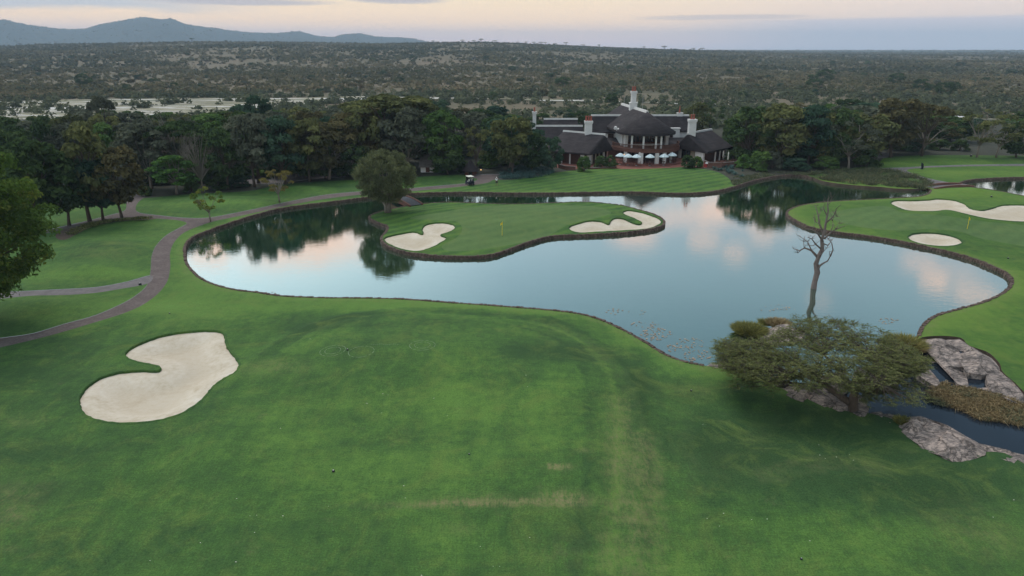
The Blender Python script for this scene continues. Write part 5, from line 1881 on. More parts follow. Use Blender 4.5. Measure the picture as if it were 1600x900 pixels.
bx_, by_ = scatter(3600, 262, 560, AZM, 1, dens_bank)
R_ = np.random.default_rng(2)
bush_mass('riverine_bushes', bx_, by_, far_h(bx_, by_), R_.uniform(3, 8, len(bx_)), R_.uniform(2.2, 5.5, len(bx_)), 34, LEAF['veldgreen'], 'continuous green thicket lining the far river bank', 3, R_.random(len(bx_)))
bx_, by_ = scatter(15500, 545, 1050, AZM, 4, dens_veld)
tb = np.clip(fbm(bx_, by_, 1 / 110.0, 4, 81, .6) * 1.5 - .35 + R_.normal(0, .22, len(bx_)), 0, 1)
bush_mass('bushveld', bx_, by_, far_h(bx_, by_), R_.uniform(2.5, 7.5, len(bx_)), R_.uniform(1.6, 4.6, len(bx_)), 16, LEAF['veld'], 'nearer bushes of the plain beyond the river', 5, tb)
bx_, by_ = scatter(31000, 1050, 2700, AZM, 6, dens_veld, 1.6)
tb = np.clip(fbm(bx_, by_, 1 / 200.0, 4, 81, .6) * 1.6 - .4 + R_.normal(0, .2, len(bx_)), 0, 1)
bush_mass('bushveld', bx_, by_, far_h(bx_, by_), R_.uniform(4, 10, len(bx_)), R_.uniform(2.2, 5.0, len(bx_)), 6, LEAF['veld'], 'bushes covering the low ridge and mid plain', 7, tb)
bx_, by_ = scatter(23000, 2700, 8000, AZM, 8, dens_veld, 1.2)
tb = R_.random(len(bx_)) * .5
bush_mass('bushveld', bx_, by_, far_h(bx_, by_), R_.uniform(8, 20, len(bx_)), R_.uniform(3, 6.0, len(bx_)), 4, LEAF['veld'], 'faint distant bushes up to the horizon', 9, tb)

# individual large trees of the plain: (px, py of base, width px, height px)
VT = [(133, 135, 26, 20), (625, 131, 17, 11), (955, 168, 21, 22), (972, 138, 15, 13), (1290, 128, 30, 20), (1270, 128, 18, 12), (1272, 137, 28, 14), (1400, 132, 26, 18), (1440, 143, 30, 20), (1475, 150, 34, 22), (1490, 144, 22, 16), (1300, 103, 10, 8), (1355, 103, 12, 8), (1500, 106, 18, 9), (1580, 118, 18, 10), (1140, 116, 14, 8), (915, 100, 14, 5), (985, 108, 14, 7), (1160, 155, 16, 12),
      (645, 97, 15, 10), (582, 96, 12, 6), (112, 92, 11, 6), (292, 88, 9, 6), (800, 112, 16, 9), (858, 122, 20, 8), (880, 136, 28, 16), (760, 96, 12, 9), (805, 96, 10, 7), (770, 157, 16, 14), (515, 92, 10, 5), (488, 70, 9, 3), (600, 118, 16, 8), (300, 66.5, 9, 6), (275, 69, 8, 3), (262, 69, 8, 3), (394, 65.5, 16, 3.5), (353, 66.5, 6, 3), (677, 65, 6, 3), (723, 66, 9, 4), (740, 66.5, 8, 3.5), (752, 67, 10, 6), (773, 67, 9, 4),
      (822, 69, 6, 3.5), (809, 68, 6, 3), (834, 69.5, 7, 3.5), (845, 70, 10, 4), (852, 70, 6, 4), (868, 71, 6, 3), (884, 72, 8, 5), (911, 73, 9, 3), (936, 74, 6, 4), (1006, 76, 6, 4), (1037, 77.5, 11, 6), (1054, 78, 6, 2.5), (1083, 80, 8, 4), (1097, 80.5, 9, 4.5), (1125, 81.5, 7, 3), (1135, 82, 7, 3), (1229, 82.5, 5, 3), (1259, 83, 4, 4), (1326, 84, 7, 4), (1391, 84, 6, 3), (1440, 84.5, 5, 3), (1452, 84, 6, 4), (1524, 86, 8, 4), (1551, 86, 8, 5), (1573, 86, 9, 5), (1533, 86, 5, 3), (32, 73, 6, 4)]
for i in range(230):
    yv = 88 + 62 * random.random() ** 1.0
    VT.append((random.uniform(-10, 1610), yv, random.uniform(8, 15) * (.5 + (yv - 85) / 60), random.uniform(4, 7) * (.5 + (yv - 85) / 60)))


def far_hit(px, py):
    d = ray(px, py)
    hd = math.hypot(d[0], d[1])
    a = math.atan2(d[0], d[1])
    t = np.concatenate([np.linspace(262, 1200, 1500), np.linspace(1201, 9000, 3000)])
    zz = CAM_H + d[2] / hd * t
    hh = far_h(t * math.sin(a), t * math.cos(a))
    w_ = np.where(zz <= hh)[0]
    r = t[w_[0]] if len(w_) else R1 - 20
    return r * math.sin(a), r * math.cos(a)


PLAIN = []
for i, (a, b, wp, hp) in enumerate(VT):
    x, y = far_hit(a, b)
    if b < 87:
        hp += 1.0
    z = float(far_h(x, y)[0])
    dep = y * cosp + (CAM_H - z) * sinp
    named = i < 69
    on_ridge = b < 87
    kd = 'umbrella' if (on_ridge and hp >= 4) else random.choice(('shrub', 'dense', 'broad', 'shrub'))
    if i < 30:
        kd = 'dense' if hp > 9 else 'broad'
    cl_ = random.choice(('dark green', 'deep bluish green', 'dark green', 'grey green', 'brownish green', 'veld')) if i >= 30 else 'dark green'
    LM = [(60, 'at the far left'), (160, 'left of the hill peak'), (262, 'below the hill peak'), (380, 'just right of the hill peak'), (500, 'below the low blue hills'), (620, 'right of the low hills'), (740, 'above the golf cart'), (840, 'left of the clubhouse chimneys'), (930, 'over the left clubhouse roofs'), (1030, 'behind the tallest chimney'), (1120, 'over the right clubhouse wing'),
          (1220, 'right of the clubhouse'), (1320, 'above the dead tree'), (1420, 'above the right-hand green'), (1510, 'by the right-hand river'), (9999, 'at the far right')]
    place = next(t_ for lim, t_ in LM if a < lim)
    kn = {'umbrella': 'flat-topped', 'shrub': 'low round', 'dense': 'dense', 'broad': 'spreading'}[kd]
    cn = 'brown-green' if cl_ in ('veld', 'brownish green') else cl_
    if on_ridge:
        lab, g_ = f'small {kn} tree on the skyline {place}', 'trees on the skyline'
    elif i < 30:
        lab, g_ = f'large dark {kn} tree on the plain {place}, ' + ('high up' if b < 110 else 'midway' if b < 134 else 'low near the river'), 'large dark trees on the plain'
    else:
        lab, g_ = f'{cn} {kn} tree {place}, ' + ('close to the skyline' if b < 100 else 'on the upper plain' if b < 115 else 'on the middle plain' if b < 132 else 'low near the river'), 'scattered trees on the plain'
    PLAIN.append((plant(kd, (x, y, z - .2), max(hp * dep / FOC, 2), wp * dep / FOC, cl_, lab, group=g_, single=not on_ridge, name='bushveld_tree' if not on_ridge else 'skyline_tree'), a))
same = {}
for o_, a in PLAIN:
    same.setdefault(o_['label'], []).append((a, o_))
for lb_, lst in same.items():
    if len(lst) > 1:
        lst.sort(key=lambda q: q[0])
        for i, (a, o_) in enumerate(lst):
            o_['label'] = ordn[i] + ' ' + lb_ if i < len(ordn) else lb_
# ------------------------------------------------------------------ clubhouse
def roof(name, parent, eave, ridge, faces, thick=.38, bevel=.45, mat=None, off=None):
    """eave: list of (x,y,z); ridge: list of (x,y,z); faces index into eave+ridge"""
    bm = bmesh.new()
    vs = [bm.verts.new(p) for p in list(eave) + list(ridge)]
    ne = len(eave)
    for f in faces:
        bm.faces.new([vs[i] for i in f])
    low_ = [bm.verts.new((p[0], p[1], p[2] - thick)) for p in eave]
    for i in range(ne):
        j = (i + 1) % ne
        bm.faces.new([vs[i], vs[j], low_[j], low_[i]])
    bm.faces.new(low_)
    bm.normal_update()
    bmesh.ops.recalc_face_normals(bm, faces=bm.faces)
    hips = [e for e in bm.edges if len(e.link_faces) == 2 and (e.verts[0] in vs[ne:] or e.verts[1] in vs[ne:]) and 0.15 < e.calc_face_angle(0)]
    if bevel and hips:
        bmesh.ops.bevel(bm, geom=hips, offset=bevel, segments=3, affect='EDGES', profile=.5)
    me = bpy.data.meshes.new(name)
    bm.to_mesh(me)
    bm.free()
    o = link(name, me, mat or M['thatch'], parent)
    if off is not None:
        o.location = off
    return o


CH = (34.3, 184.0, 0.0)
OFF = Vector((-CH[0], -CH[1], -CH[2]))
club = empty('clubhouse', CH, 0, 'thatched white clubhouse with tall chimneys and a round columned veranda', 'building')


def cpart(mb, name, mat, parent=None, smooth=False):
    o = mb.build(name, mat, parent or club, smooth)
    if parent is None:
        o.location = OFF
    return o


axis = Vector((32.1 - 34.5, 208 - 181, 0)).normalized()
ux = Vector((axis.y, -axis.x, 0))


def LC(a, b, z):
    """clubhouse local: a metres to the right, b metres back from the ridge's front end"""
    p = Vector((34.5, 181, 0)) + ux * a + axis * b
    return (p.x, p.y, z)


# main roof: half cone in front, ridge running back
ea = []
ns = 16
RR_ = 7.5
for i in range(ns + 1):
    t = PI + PI * i / ns
    ea.append(LC(RR_ * math.cos(t), .3 + RR_ * math.sin(t), 7.25))
ea.append(LC(RR_, 27, 7.25))
ea.append(LC(-RR_, 27, 7.25))
rg = [LC(0, 0, 12.05), LC(0, 27, 12.05)]
nE = len(ea)
fc = [(i, i + 1, nE) for i in range(ns)]
fc += [(ns, ns + 1, nE + 1, nE), (ns + 1, ns + 2, nE + 1), (ns + 2, 0, nE, nE + 1)]
main_roof = roof('roof', club, ea, rg, fc, .5, 0, off=OFF)
for p_ in main_roof.data.polygons:
    p_.use_smooth = len(p_.vertices) == 3 and p_.center.z > 7.3


def cap(pts, wd=.55, hh=.28, parent=None):
    mb = MB()
    for a, b in zip(pts[:-1], pts[1:]):
        a, b = Vector(a), Vector(b)
        d = (b - a)
        an = math.atan2(d.y, d.x)
        n = Vector((-math.sin(an), math.cos(an), 0)) * wd / 2
        e = d.normalized() * .1
        A = [a - n - e, a + n - e, b + n + e, b - n + e]
        mb.add([tuple(p + Vector((0, 0, -.25))) for p in A] + [tuple(p * 1.0 + Vector((0, 0, hh - .05))) for p in [a - n * .55 - e, a + n * .55 - e, b + n * .55 + e, b - n * .55 + e]], [(0, 3, 2, 1), (4, 5, 6, 7), (0, 1, 5, 4), (1, 2, 6, 5), (2, 3, 7, 6), (3, 0, 4, 7)])
    return mb.build('ridge_cap', M['ridgecap'], parent)


cap([LC(0, .4, 12.05), LC(0, 27, 12.05)], .8, .35, main_roof)
mbv = MB()
for (a, b) in ((962.4, 200.5), (966.5, 203.5)):
    q = Vector(PY(a, b, 182.2))
    for i in range(1):
        mbv.tube([q + Vector((.0, .5, .1)), q + Vector((-.25, -.35, .05))], [.42, .38], 10)
mbv.build('roof_vent', M['white'], main_roof)


def chimney(x, y, z0, z1, wd, pots, label=None, flare=True, base_flare=None, rod=0):
    mb = MB()
    mb.box((x, y, (z0 + z1) / 2), (wd, wd, z1 - z0))
    if flare:
        mb.box((x, y, z1 - .12), (wd + .34, wd + .34, .45))
        mb.box((x, y, z1 - .48), (wd + .24, wd + .24, .22))
    if base_flare:
        mb.box((x, y, (z0 + base_flare) / 2 + .003), (wd + .7, wd + .7, base_flare - z0), 0, .94)
        mb.box((x, y, base_flare + .1), (wd + .8, wd + .8, .28))
    o = cpart(mb, 'chimney', M['white'])
    for i in range(pots):
        mp = MB()
        xx = x + (i - (pots - 1) / 2) * .62
        mp.lathe((xx, y, z1 + .1), [(.27, 0), (.30, .15), (.22, .3), (.22, 1.0), (.30, 1.1), (.28, 1.2)], 10)
        mp.build('chimney_pot', M['terracotta'], o)
    if rod:
        MB().tube([(x + .1, y, z1 + .3), (x + .1, y, z1 + rod)], .035, 5).build('lightning_rod', M['steel'], o)
    return o


cx3 = PY(989, 170, 195)[0]
chimney(cx3, 195, 10.5, 16.3, 1.3, 2, base_flare=13.2, rod=2.4)
chimney(PY(919.3, 200, 181)[0], 181, 4, 9.75, 1.75, 3, rod=1.6)
chimney(PY(1081, 200, 181)[0], 181, 4, 10.15, 1.75, 2, rod=2.6)
chimney(PY(835, 190, 206)[0], 206, 2, 10.0, 1.0, 1)

# back wings either side of the main roof
def wing(x0, x1, yr, zr, run, ze, wall_h, gable=True, capped=True):
    e = [(x0 - .3, yr - run, ze), (x1 + .3, yr - run, ze), (x1 + .3, yr + run, ze), (x0 - .3, yr + run, ze)]
    rgs = [(x0 - .3, yr, zr), (x1 + .3, yr, zr)]
    o = roof('roof', club, e, rgs, [(0, 1, 5, 4), (1, 2, 5), (2, 3, 4, 5), (3, 0, 4)], .35, 0, off=OFF)
    if capped:
        cap([(x0 - .2, yr, zr), (x1 + .2, yr, zr)], .6, .25, o)
    mb = MB().box(((x0 + x1) / 2, yr, wall_h / 2), (x1 - x0, run * 2 - .9, wall_h))
    cpart(mb, 'wall', M['white'])
    return o


xl0, xl1 = PY(925, 185, 196)[0], 31.0
xr0, xr1 = 36.5, PY(1074.5, 185, 196)[0]
wing(xl0, xl1, 196, 9.95, 3.9, 5.75, 6.1)
wr = wing(xr0, xr1, 196, 9.95, 3.9, 6.2, 6.4)
# small chimney stack on the right ridge
q = PY(1062, 180, 196)
mb = MB().box((q[0], 196, 10.1), (1.5, .9, .9)).box((q[0], 196, 10.55), (1.7, 1.1, .15))
o = cpart(mb, 'chimney', M['white'])
MB().lathe((q[0] - .1, 196, 10.6), [(.3, 0), (.2, .3), (.2, 1.0), (.12, 1.1), (.12, 1.8), (.05, 1.9)], 10).build('chimney_pot', M['terracotta'], o)
# far-left low roofs
wing(PY(839, 197, 200)[0], PY(909, 197, 200)[0], 200, 6.7, 4.2, 3.2, 3.4)
wing(PY(851, 187, 212)[0], PY(901, 187, 212)[0], 212, 7.5, 3.6, 4.2, 4.4)

# white wall bands with windows in front of the back wings
def window(xc, yc, zc, ww, wh, panes=2, frame=M['wood']):
    mb = MB()
    t = .09
    mb.box((xc, yc, zc + wh / 2), (ww, .12, t)).box((xc, yc, zc - wh / 2), (ww, .12, t))
    for i in range(panes + 1):
        mb.box((xc - ww / 2 + ww * i / panes, yc - .003, zc), (t, .12, wh))
    mb.box((xc, yc - .006, zc), (ww, .10, .05))
    w_ = cpart(mb, 'window', frame)
    MB().box((xc, yc + .03, zc), (ww - .05, .04, wh - .05)).build('pane', M['darkglass'], w_)
    return w_


yw = 191.6
q = PY(955, 212.5, yw)
window(q[0], yw + .72, q[2], 1.5, .95, 3)
mb = MB().box(((xl0 + 27.8) / 2 + 1.5, yw + 1.2, 2.6), (27.8 - xl0 - 1.0, .7, 5.2))
cpart(mb, 'wall', M['white'])
q2 = PY(1049, 211, yw)
a0, a1 = PY(1037, 210, yw)[0], PY(1062, 210, yw)[0]
mb = MB().box(((a0 + a1) / 2, yw + .6, 3.4), (a1 - a0, 1.2, 6.7))
mb.box(((a0 + a1) / 2, yw + .6, 6.8), (a1 - a0 + .3, 1.5, .25))
cpart(mb, 'wall', M['white'])
window(q2[0], yw - .05, q2[2] - .1, .8, .9, 1)
b0, b1 = PY(1060, 210, yw)[0], PY(1074, 210, yw)[0]
cpart(MB().box(((b0 + b1) / 2, yw + 1.3, 2.7), (b1 - b0, .8, 5.3)), 'wall', M['white'])
# low link roofs between the round front and the side wings
for (p0, p1) in ((945, 972), (1030, 1076)):
    x0_, x1_ = PY(p0, 218, 190)[0], PY(p1, 218, 190)[0]
    e = [(x0_, 184.0, 2.6), (x1_, 184.0, 2.6), (x1_, 191.2, 4.45), (x0_, 191.2, 4.45)]
    roof('roof', club, e, [], [(0, 1, 2, 3)], .3, 0, off=OFF)
    cpart(MB().box(((x0_ + x1_) / 2, 187.6, 1.2), (x1_ - x0_ - .6, 6.4, 2.4)), 'wall', M['wood'])

# main block
mb = MB()
c0, c1 = LC(-6.2, 6, 0), LC(6.2, 26, 0)
poly = [LC(-5.3, 3.2, 0)[:2], LC(5.3, 3.2, 0)[:2], LC(5.3, 26, 0)[:2], LC(-5.3, 26, 0)[:2]]
mb.prism(poly, 0, 7.3)
cpart(mb, 'wall', M['white'])
# dark glazed front of both storeys, behind the columns
for z0, z1 in ((0.05, 3.2), (3.75, 6.9)):
    for k in range(6):
        x_ = -4.9 + k * 1.96
        cpart(MB().box(LC(x_, 2.55, (z0 + z1) / 2), (1.9, .14, z1 - z0), math.atan2(ux.y, ux.x)), 'glazed_door', M['wood'])
        pn = MB()
        for s_ in (-.46, .46):
            pn.box(LC(x_ + s_, 2.46, (z0 + z1) / 2 + .1), (.78, .06, z1 - z0 - .7), math.atan2(ux.y, ux.x))
        cpart(pn, 'pane', M['darkglass'])
for s_ in (-1, 1):
    cpart(MB().box(LC(s_ * 5.75, 1.3, 5.45), (.8, 1.6, 3.6), math.atan2(ux.y, ux.x)), 'pilaster', M['white'])


# round balcony
def arc_poly(r0, r1, t0, t1, n, cb=0.3):
    A = [LC(r1 * math.cos(t0 + (t1 - t0) * i / n), cb + r1 * math.sin(t0 + (t1 - t0) * i / n), 0)[:2] for i in range(n + 1)]
    B = [LC(r0 * math.cos(t0 + (t1 - t0) * i / n), cb + r0 * math.sin(t0 + (t1 - t0) * i / n), 0)[:2] for i in range(n, -1, -1)]
    return A + B


def arc_slab(r0, r1, z0, z1, t0=PI * .98, t1=PI * 2.02, n=26, cb=.3):
    mb = MB()
    for i in range(n):
        a = t0 + (t1 - t0) * i / n
        b = t0 + (t1 - t0) * (i + 1) / n
        pl = [LC(r * math.cos(t), cb + r * math.sin(t), 0)[:2] for r, t in ((r0, a), (r1, a), (r1, b), (r0, b))]
        mb.prism(pl, z0, z1)
    return mb


bal = cpart(arc_slab(2, 8.7, 3.25, 3.62), 'balcony', M['wood'])
arc_slab(8.5, 8.78, 2.85, 3.66).build('fascia', M['wood'], bal)
arc_slab(8.45, 8.62, 4.55, 4.68).build('handrail', M['wood'], bal)
mb = MB()
for i in range(110):
    t = PI * .98 + PI * 1.04 * i / 109
    p = LC(8.53 * math.cos(t), .3 + 8.53 * math.sin(t), 0)
    mb.box((p[0], p[1], 4.09), (.07, .07, .93))
b_ = mb.build('baluster', M['wood'], bal)
b_['kind'] = 'stuff'
for pxc, rr_ in ((977, 6.6), (985.3, 6.6), (1001, 6.6), (1020, 6.6), (1029, 6.6), (981, 5.9)):
    x = PY(pxc, 222, 176.5)[0]
    a_ = max(-.97 * rr_, min(.97 * rr_, (x - 34.6)))
    b = .3 - math.sqrt(rr_ ** 2 - a_ ** 2)
    p = LC(a_, b, 0)
    cpart(MB().box((p[0], p[1], 5.3), (.42, .42, 3.4)).box((p[0], p[1], 6.85), (.6, .6, .3)), 'column', M['white'])
for pxc, wd in ((998.5, 1.15), (1023.2, .95), (1036, .85), (978, .8), (1049, .6)):
    x = PY(pxc, 250, 174)[0]
    a_ = max(-7.9, min(7.9, (x - 34.9)))
    b = .3 - math.sqrt(8.2 ** 2 - a_ ** 2)
    p = LC(a_, b, 0)
    cpart(MB().box((p[0], p[1], 1.45), (wd, wd, 3.1), 0, .92), 'column', M['white'])
cpart(arc_slab(0, 10.4, -.2, .16, n=30), 'veranda_step', M['brickpave'])
for pxc, pyc in ((975, 242), (1025.4, 243.5)):
    q = PY(pxc, pyc, 174.2)
    mb = MB().lathe((q[0], q[1], q[2] - .12), [(.07, 0), (.13, .08), (.13, .2), (.06, .28)], 8)
    l_ = cpart(mb, 'wall_lamp', M['lamp'])

# side wings: splayed hipped roofs
lw = [(7.6, 177.0, 3.0), (18.9, 170.3, 3.0), (26.1, 180.2, 3.0), (12.5, 190.0, 3.0)]
lr = [(13.6, 185.6, 6.8), (23.6, 177.9, 6.75)]
lroof = roof('roof', club, lw, lr, [(0, 1, 5, 4), (1, 2, 5), (2, 3, 4, 5), (3, 0, 4)], .4, .5, off=OFF)
cap([lr[0], lr[1]], .6, .28, lroof)
rw = [(42.6, 184.2, 3.0), (48.4, 173.4, 3.0), (58.2, 183.9, 3.0), (50.5, 195.5, 3.0)]
rr2 = [(44.9, 180.2, 6.75), (53.6, 189.7, 6.8)]
rroof = roof('roof', club, rw, rr2, [(0, 1, 4), (1, 2, 5, 4), (2, 3, 5), (3, 0, 4, 5)], .4, .5, off=OFF)
cap([rr2[0], rr2[1]], .6, .28, rroof)


def inset(poly, d):
    c = Vector((sum(p[0] for p in poly) / len(poly), sum(p[1] for p in poly) / len(poly)))
    out = []
    for p in poly:
        v = Vector((p[0], p[1])) - c
        out.append(tuple(c + v * (1 - d / v.length)))
    return out


li = inset(lw, 2.6)
ri = inset(rw, 2.6)
cpart(MB().prism(li, 0, 2.9), 'wall', M['wood'])
cpart(MB().prism(ri, 0, 2.9), 'wall', M['wood'])


def wall_run(a, b, items, z1=2.65, eps=.12):
    """pieces set along the wall line a-b: (t0,t1,kind)"""
    a, b = Vector((*a, 0)), Vector((*b, 0))
    d = b - a
    an = math.atan2(d.y, d.x)
    for t0, t1, kd in items:
        m = a + d * (t0 + t1) / 2
        L = d.length * (t1 - t0)
        if kd == 'white':
            cpart(MB().box((m.x, m.y, z1 / 2), (L, .5, z1), an), 'pilaster', M['white'])
        elif kd == 'curtain':
            cpart(MB().box((m.x, m.y, z1 / 2), (L, .2, z1 - .1), an), 'curtain', M['curtain'])
        elif kd == 'glass':
            w_ = cpart(MB().box((m.x, m.y, z1 / 2), (L, .22, z1 - .05), an), 'window', M['wood'])
            nrm = Vector((math.sin(an), -math.cos(an), 0))
            mb = MB()
            for s_ in (-.25, .25):
                c_ = m + d.normalized() * (L * s_) + nrm * .11
                mb.box((c_.x, c_.y, z1 / 2 + .05), (L * .42, .05, z1 - .5), an)
            mb.build('pane', M['darkglass'], w_)
        elif kd == 'post':
            cpart(MB().box((m.x, m.y, z1 / 2), (.3, .3, z1), an), 'post', M['white'])


def outset(p, q, k):
    d = (Vector(q) - Vector(p))
    n = Vector((d.y, -d.x)).normalized() * k
    return (p[0] + n.x, p[1] + n.y), (q[0] + n.x, q[1] + n.y)


A_, B_ = outset(li[1], li[2], 1.0)
wall_run(A_, B_, [(-.06, .10, 'white'), (.12, .2, 'curtain'), (.2, .32, 'glass'), (.33, .39, 'curtain'), (.4, .52, 'glass'), (.53, .58, 'curtain'), (.6, .74, 'glass'), (.76, .84, 'white'), (.86, .98, 'glass')])
A_, B_ = outset(li[0], li[1], 1.2)
wall_run(A_, B_, [(.1, .13, 'post'), (.35, .38, 'post'), (.6, .63, 'post'), (.93, 1.02, 'white')])
A_, B_ = outset(ri[0], ri[1], 1.0)
wall_run(A_, B_, [(-.05, .06, 'white'), (.08, .3, 'glass'), (.32, .48, 'glass'), (.5, .56, 'curtain'), (.58, .66, 'curtain'), (.72, 1.08, 'white')])
A_, B_ = outset(ri[1], ri[2], 1.2)
wall_run(A_, B_, [(.3, .33, 'post'), (.55, .58, 'post'), (.8, .98, 'white')])
# masts
q = PY(1003.8, 170, 197)
mb = MB().tube([(q[0], 197, 9), (q[0], 197, PY(1003.8, 149, 197)[2])], .06, 6).tube([(q[0] - .1, 197, PY(1003.8, 150, 197)[2]), (q[0] + .9, 197, PY(1003.8, 150, 197)[2])], .05, 5)
cpart(mb, 'aerial', M['steel'])
q = PY(975, 165, 205)
cpart(MB().tube([(q[0], 205, 11.5), (q[0], 205, 14.2)], .05, 6), 'aerial', M['steel'])

# ------------------------------------------------------------------ brick walls and terrace furniture
def low_wall(pts_px, h, label, thick=.35):
    root = None
    pp = [PH(a, b) for a, b in pts_px]
    r = empty('brick_wall', pp[0], 0, label, 'wall')
    mb = MB()
    cp = MB()
    for a, b in zip(pp[:-1], pp[1:]):
        d = Vector(b) - Vector(a)
        m_ = (Vector(a) + Vector(b)) / 2 - Vector(pp[0])
        an = math.atan2(d.y, d.x)
        nb = max(1, int(d.length / .9))
        for k in range(nb):
            c_ = Vector(a) + d * (k + .5) / nb - Vector(pp[0])
            mb.box((c_.x, c_.y, h / 2 - .1), (d.length / nb * .985, thick * random.uniform(.94, 1.02), h + .2), an)
        cp.box((m_.x, m_.y, h + .04), (d.length + .2, thick + .12, .09), an)
    mb.build('brickwork', M['brick'], r)
    cp.build('coping', M['curb'], r)
    return r


low_wall([(1100, 258), (1108, 262), (1128, 262), (1150, 260), (1158, 255)], 1.15, 'brick wall round the raised terrace beside the right wing')
low_wall([(873, 262), (884, 265), (899, 266)], .8, 'low brick wall before the left wing of the clubhouse')
low_wall([(920, 264), (940, 263.5), (962, 262)], .3, 'brick kerb between the shrubs and the clubhouse lawn', .5)


def parasol_open(x, y, label):
    r = empty('parasol', (x, y, .05), random.uniform(0, 1), label, 'parasol', 'open parasols on the clubhouse terrace')
    mb = MB().tube([(0, 0, 0), (0, 0, 2.75)], .04, 6)
    mb.build('pole', M['wood'], r)
    MB().lathe((0, 0, 0), [(.3, 0), (.3, .06), (.08, .12)], 10).build('base', M['steel'], r)
    cv = MB()
    n = 8
    top = (0, 0, 2.85)
    ring = [(1.22 * math.cos(2 * PI * i / n), 1.22 * math.sin(2 * PI * i / n), 2.18) for i in range(n)]
    mid = [(.62 * math.cos(2 * PI * i / n), .62 * math.sin(2 * PI * i / n), 2.58) for i in range(n)]
    val = [(p[0] * 1.01, p[1] * 1.01, 2.02) for p in ring]
    vs = [top] + mid + ring + val
    fs = []
    for i in range(n):
        j = (i + 1) % n
        fs += [(0, 1 + i, 1 + j), (1 + i, 1 + n + i, 1 + n + j, 1 + j), (1 + n + i, 1 + 2 * n + i, 1 + 2 * n + j, 1 + n + j)]
    cv.add(vs, fs)
    cv.build('canopy', M['canvas'], r)
    rb = MB()
    for i in range(n):
        rb.tube([(0, 0, 2.8), mid[i], ring[i]], .014, 3)
    rb.build('rib', M['wood'], r)
    return r


PL = ['leftmost of the pale blue open parasols', 'second pale open parasol from the left', 'pale open parasol just left of the thick white column', 'pale open parasol in the middle of the terrace opening', 'fifth pale open parasol, right of the second white column', 'rightmost of the pale blue open parasols']
UMB = [(969, 248), (981, 249), (994.6, 249.5), (1015.6, 249.5), (1037.3, 249), (1050, 247.5)]


def chair_mesh():
    mb = MB()
    mb.box((0, 0, .45), (.46, .46, .05))
    mb.box((0, .22, .72), (.44, .04, .5))
    return mb


chair_parts = {'seat': MB().box((0, 0, .45), (.46, .46, .05)).mesh('seat'), 'backrest': MB().box((0, .21, .74), (.44, .04, .46)).mesh('backrest')}
leg_me = MB().box((0, 0, .215), (.05, .05, .43)).mesh('chair_leg')
for k_ in chair_parts.values():
    k_.materials.append(M['wood'])
leg_me.materials.append(M['wood'])


def chair(x, y, z, rz, label, group):
    r = empty('terrace_chair', (x, y, z), rz, label, 'chair', group)
    for nm, me in chair_parts.items():
        link(nm, me, None, r)
    for sx in (-.19, .19):
        for sy in (-.19, .19):
            link('leg', leg_me, None, r, (sx, sy, 0))
    return r


def table(x, y, z, label, group, mat='wood'):
    r = empty('terrace_table', (x, y, z), random.uniform(0, 1.5), label, 'table', group)
    MB().lathe((0, 0, .7), [(.5, 0), (.52, .03), (.5, .05)], 14).build('tabletop', M[mat], r)
    MB().tube([(0, 0, .04), (0, 0, .7)], .05, 6).build('leg', M['wood'], r)
    MB().lathe((0, 0, 0), [(.28, 0), (.26, .05)], 10).build('base', M['wood'], r)
    return r


for i, (a, b) in enumerate(UMB):
    Yq = (172.6, 171.3, 170.6, 170.6, 171.3, 173.6)[i]
    x = PY(a, b, Yq)[0]
    parasol_open(x, Yq, PL[i])
    table(x + .1, Yq + .75, .16, 'round table under the ' + PL[i], 'tables under the open parasols')
    for s_, an_ in ((-1, -1.57), (1, 1.57)):
        chair(x + .1 - s_ * -.85, Yq + .75, .16, -an_, ('left' if s_ < 0 else 'right') + ' wooden chair under the ' + ['leftmost open parasol', 'second open parasol', 'parasol left of the thick white column', 'parasol in the middle opening', 'fifth open parasol', 'rightmost open parasol'][i], 'chairs under the open parasols')


def parasol_closed(px, py_base, py_top, label):
    x, y, z = PH(px, py_base)
    y2 = y
    h = PY(px, py_top, y)[2]
    r = empty('closed_parasol', (x, y, z), 0, label, 'parasol', 'closed parasols on the right terrace')
    MB().tube([(0, 0, 0), (0, 0, h)], .035, 6).build('pole', M['wood'], r)
    MB().lathe((0, 0, 0), [(.12, h * .38), (.2, h * .45), (.13, h * .75), (.16, h * .86), (.03, h)], 9).build('canopy', M['cream'], r, True)
    MB().lathe((0, 0, 0), [(.3, 0), (.28, .08)], 10).build('base', M['steel'], r)


parasol_closed(1136.6, 257.5, 237, 'cream closed parasol nearest the right wing')
parasol_closed(1154.7, 252.5, 233, 'cream closed parasol farthest right behind the terrace wall')
parasol_closed(1129, 252, 236, 'cream closed parasol half hidden by the right wing')
for i, (a, b) in enumerate(((1118, 258.0), (1128, 256.5), (1140, 256.5), (1150, 255.0), (1146, 259))):
    x, y, z = PH(a, b)
    table(x, y, z + .05, ['wooden table at the left end of the right terrace', 'second wooden table on the right terrace', 'wooden table by the nearer closed parasol', 'rearmost wooden table on the right terrace', 'wooden table against the right terrace wall'][i], 'tables on the right terrace')
    chair(x - .8, y + .1, z + .05, 1.57, 'left chair of the ' + ['leftmost', 'second', 'third', 'rearmost', 'front'][i] + ' table on the right terrace', 'chairs on the right terrace')
    chair(x + .8, y + .1, z + .05, -1.57, 'right chair of the ' + ['leftmost', 'second', 'third', 'rearmost', 'front'][i] + ' table on the right terrace', 'chairs on the right terrace')
# red and white folded banner stand by the terrace steps
x, y, z = PH(1102, 261)
r = empty('banner_stand', (x, y, z), -.3, 'small red and white fabric stand at the foot of the right terrace steps', 'stand')
MB().box((0, 0, .45), (.9, .3, .9), 0, .5).build('red_panel', M['redcloth'], r)
MB().box((.25, -.02, 1.0), (.7, .32, .35), 0, .6).build('white_panel', M['shirt'], r)


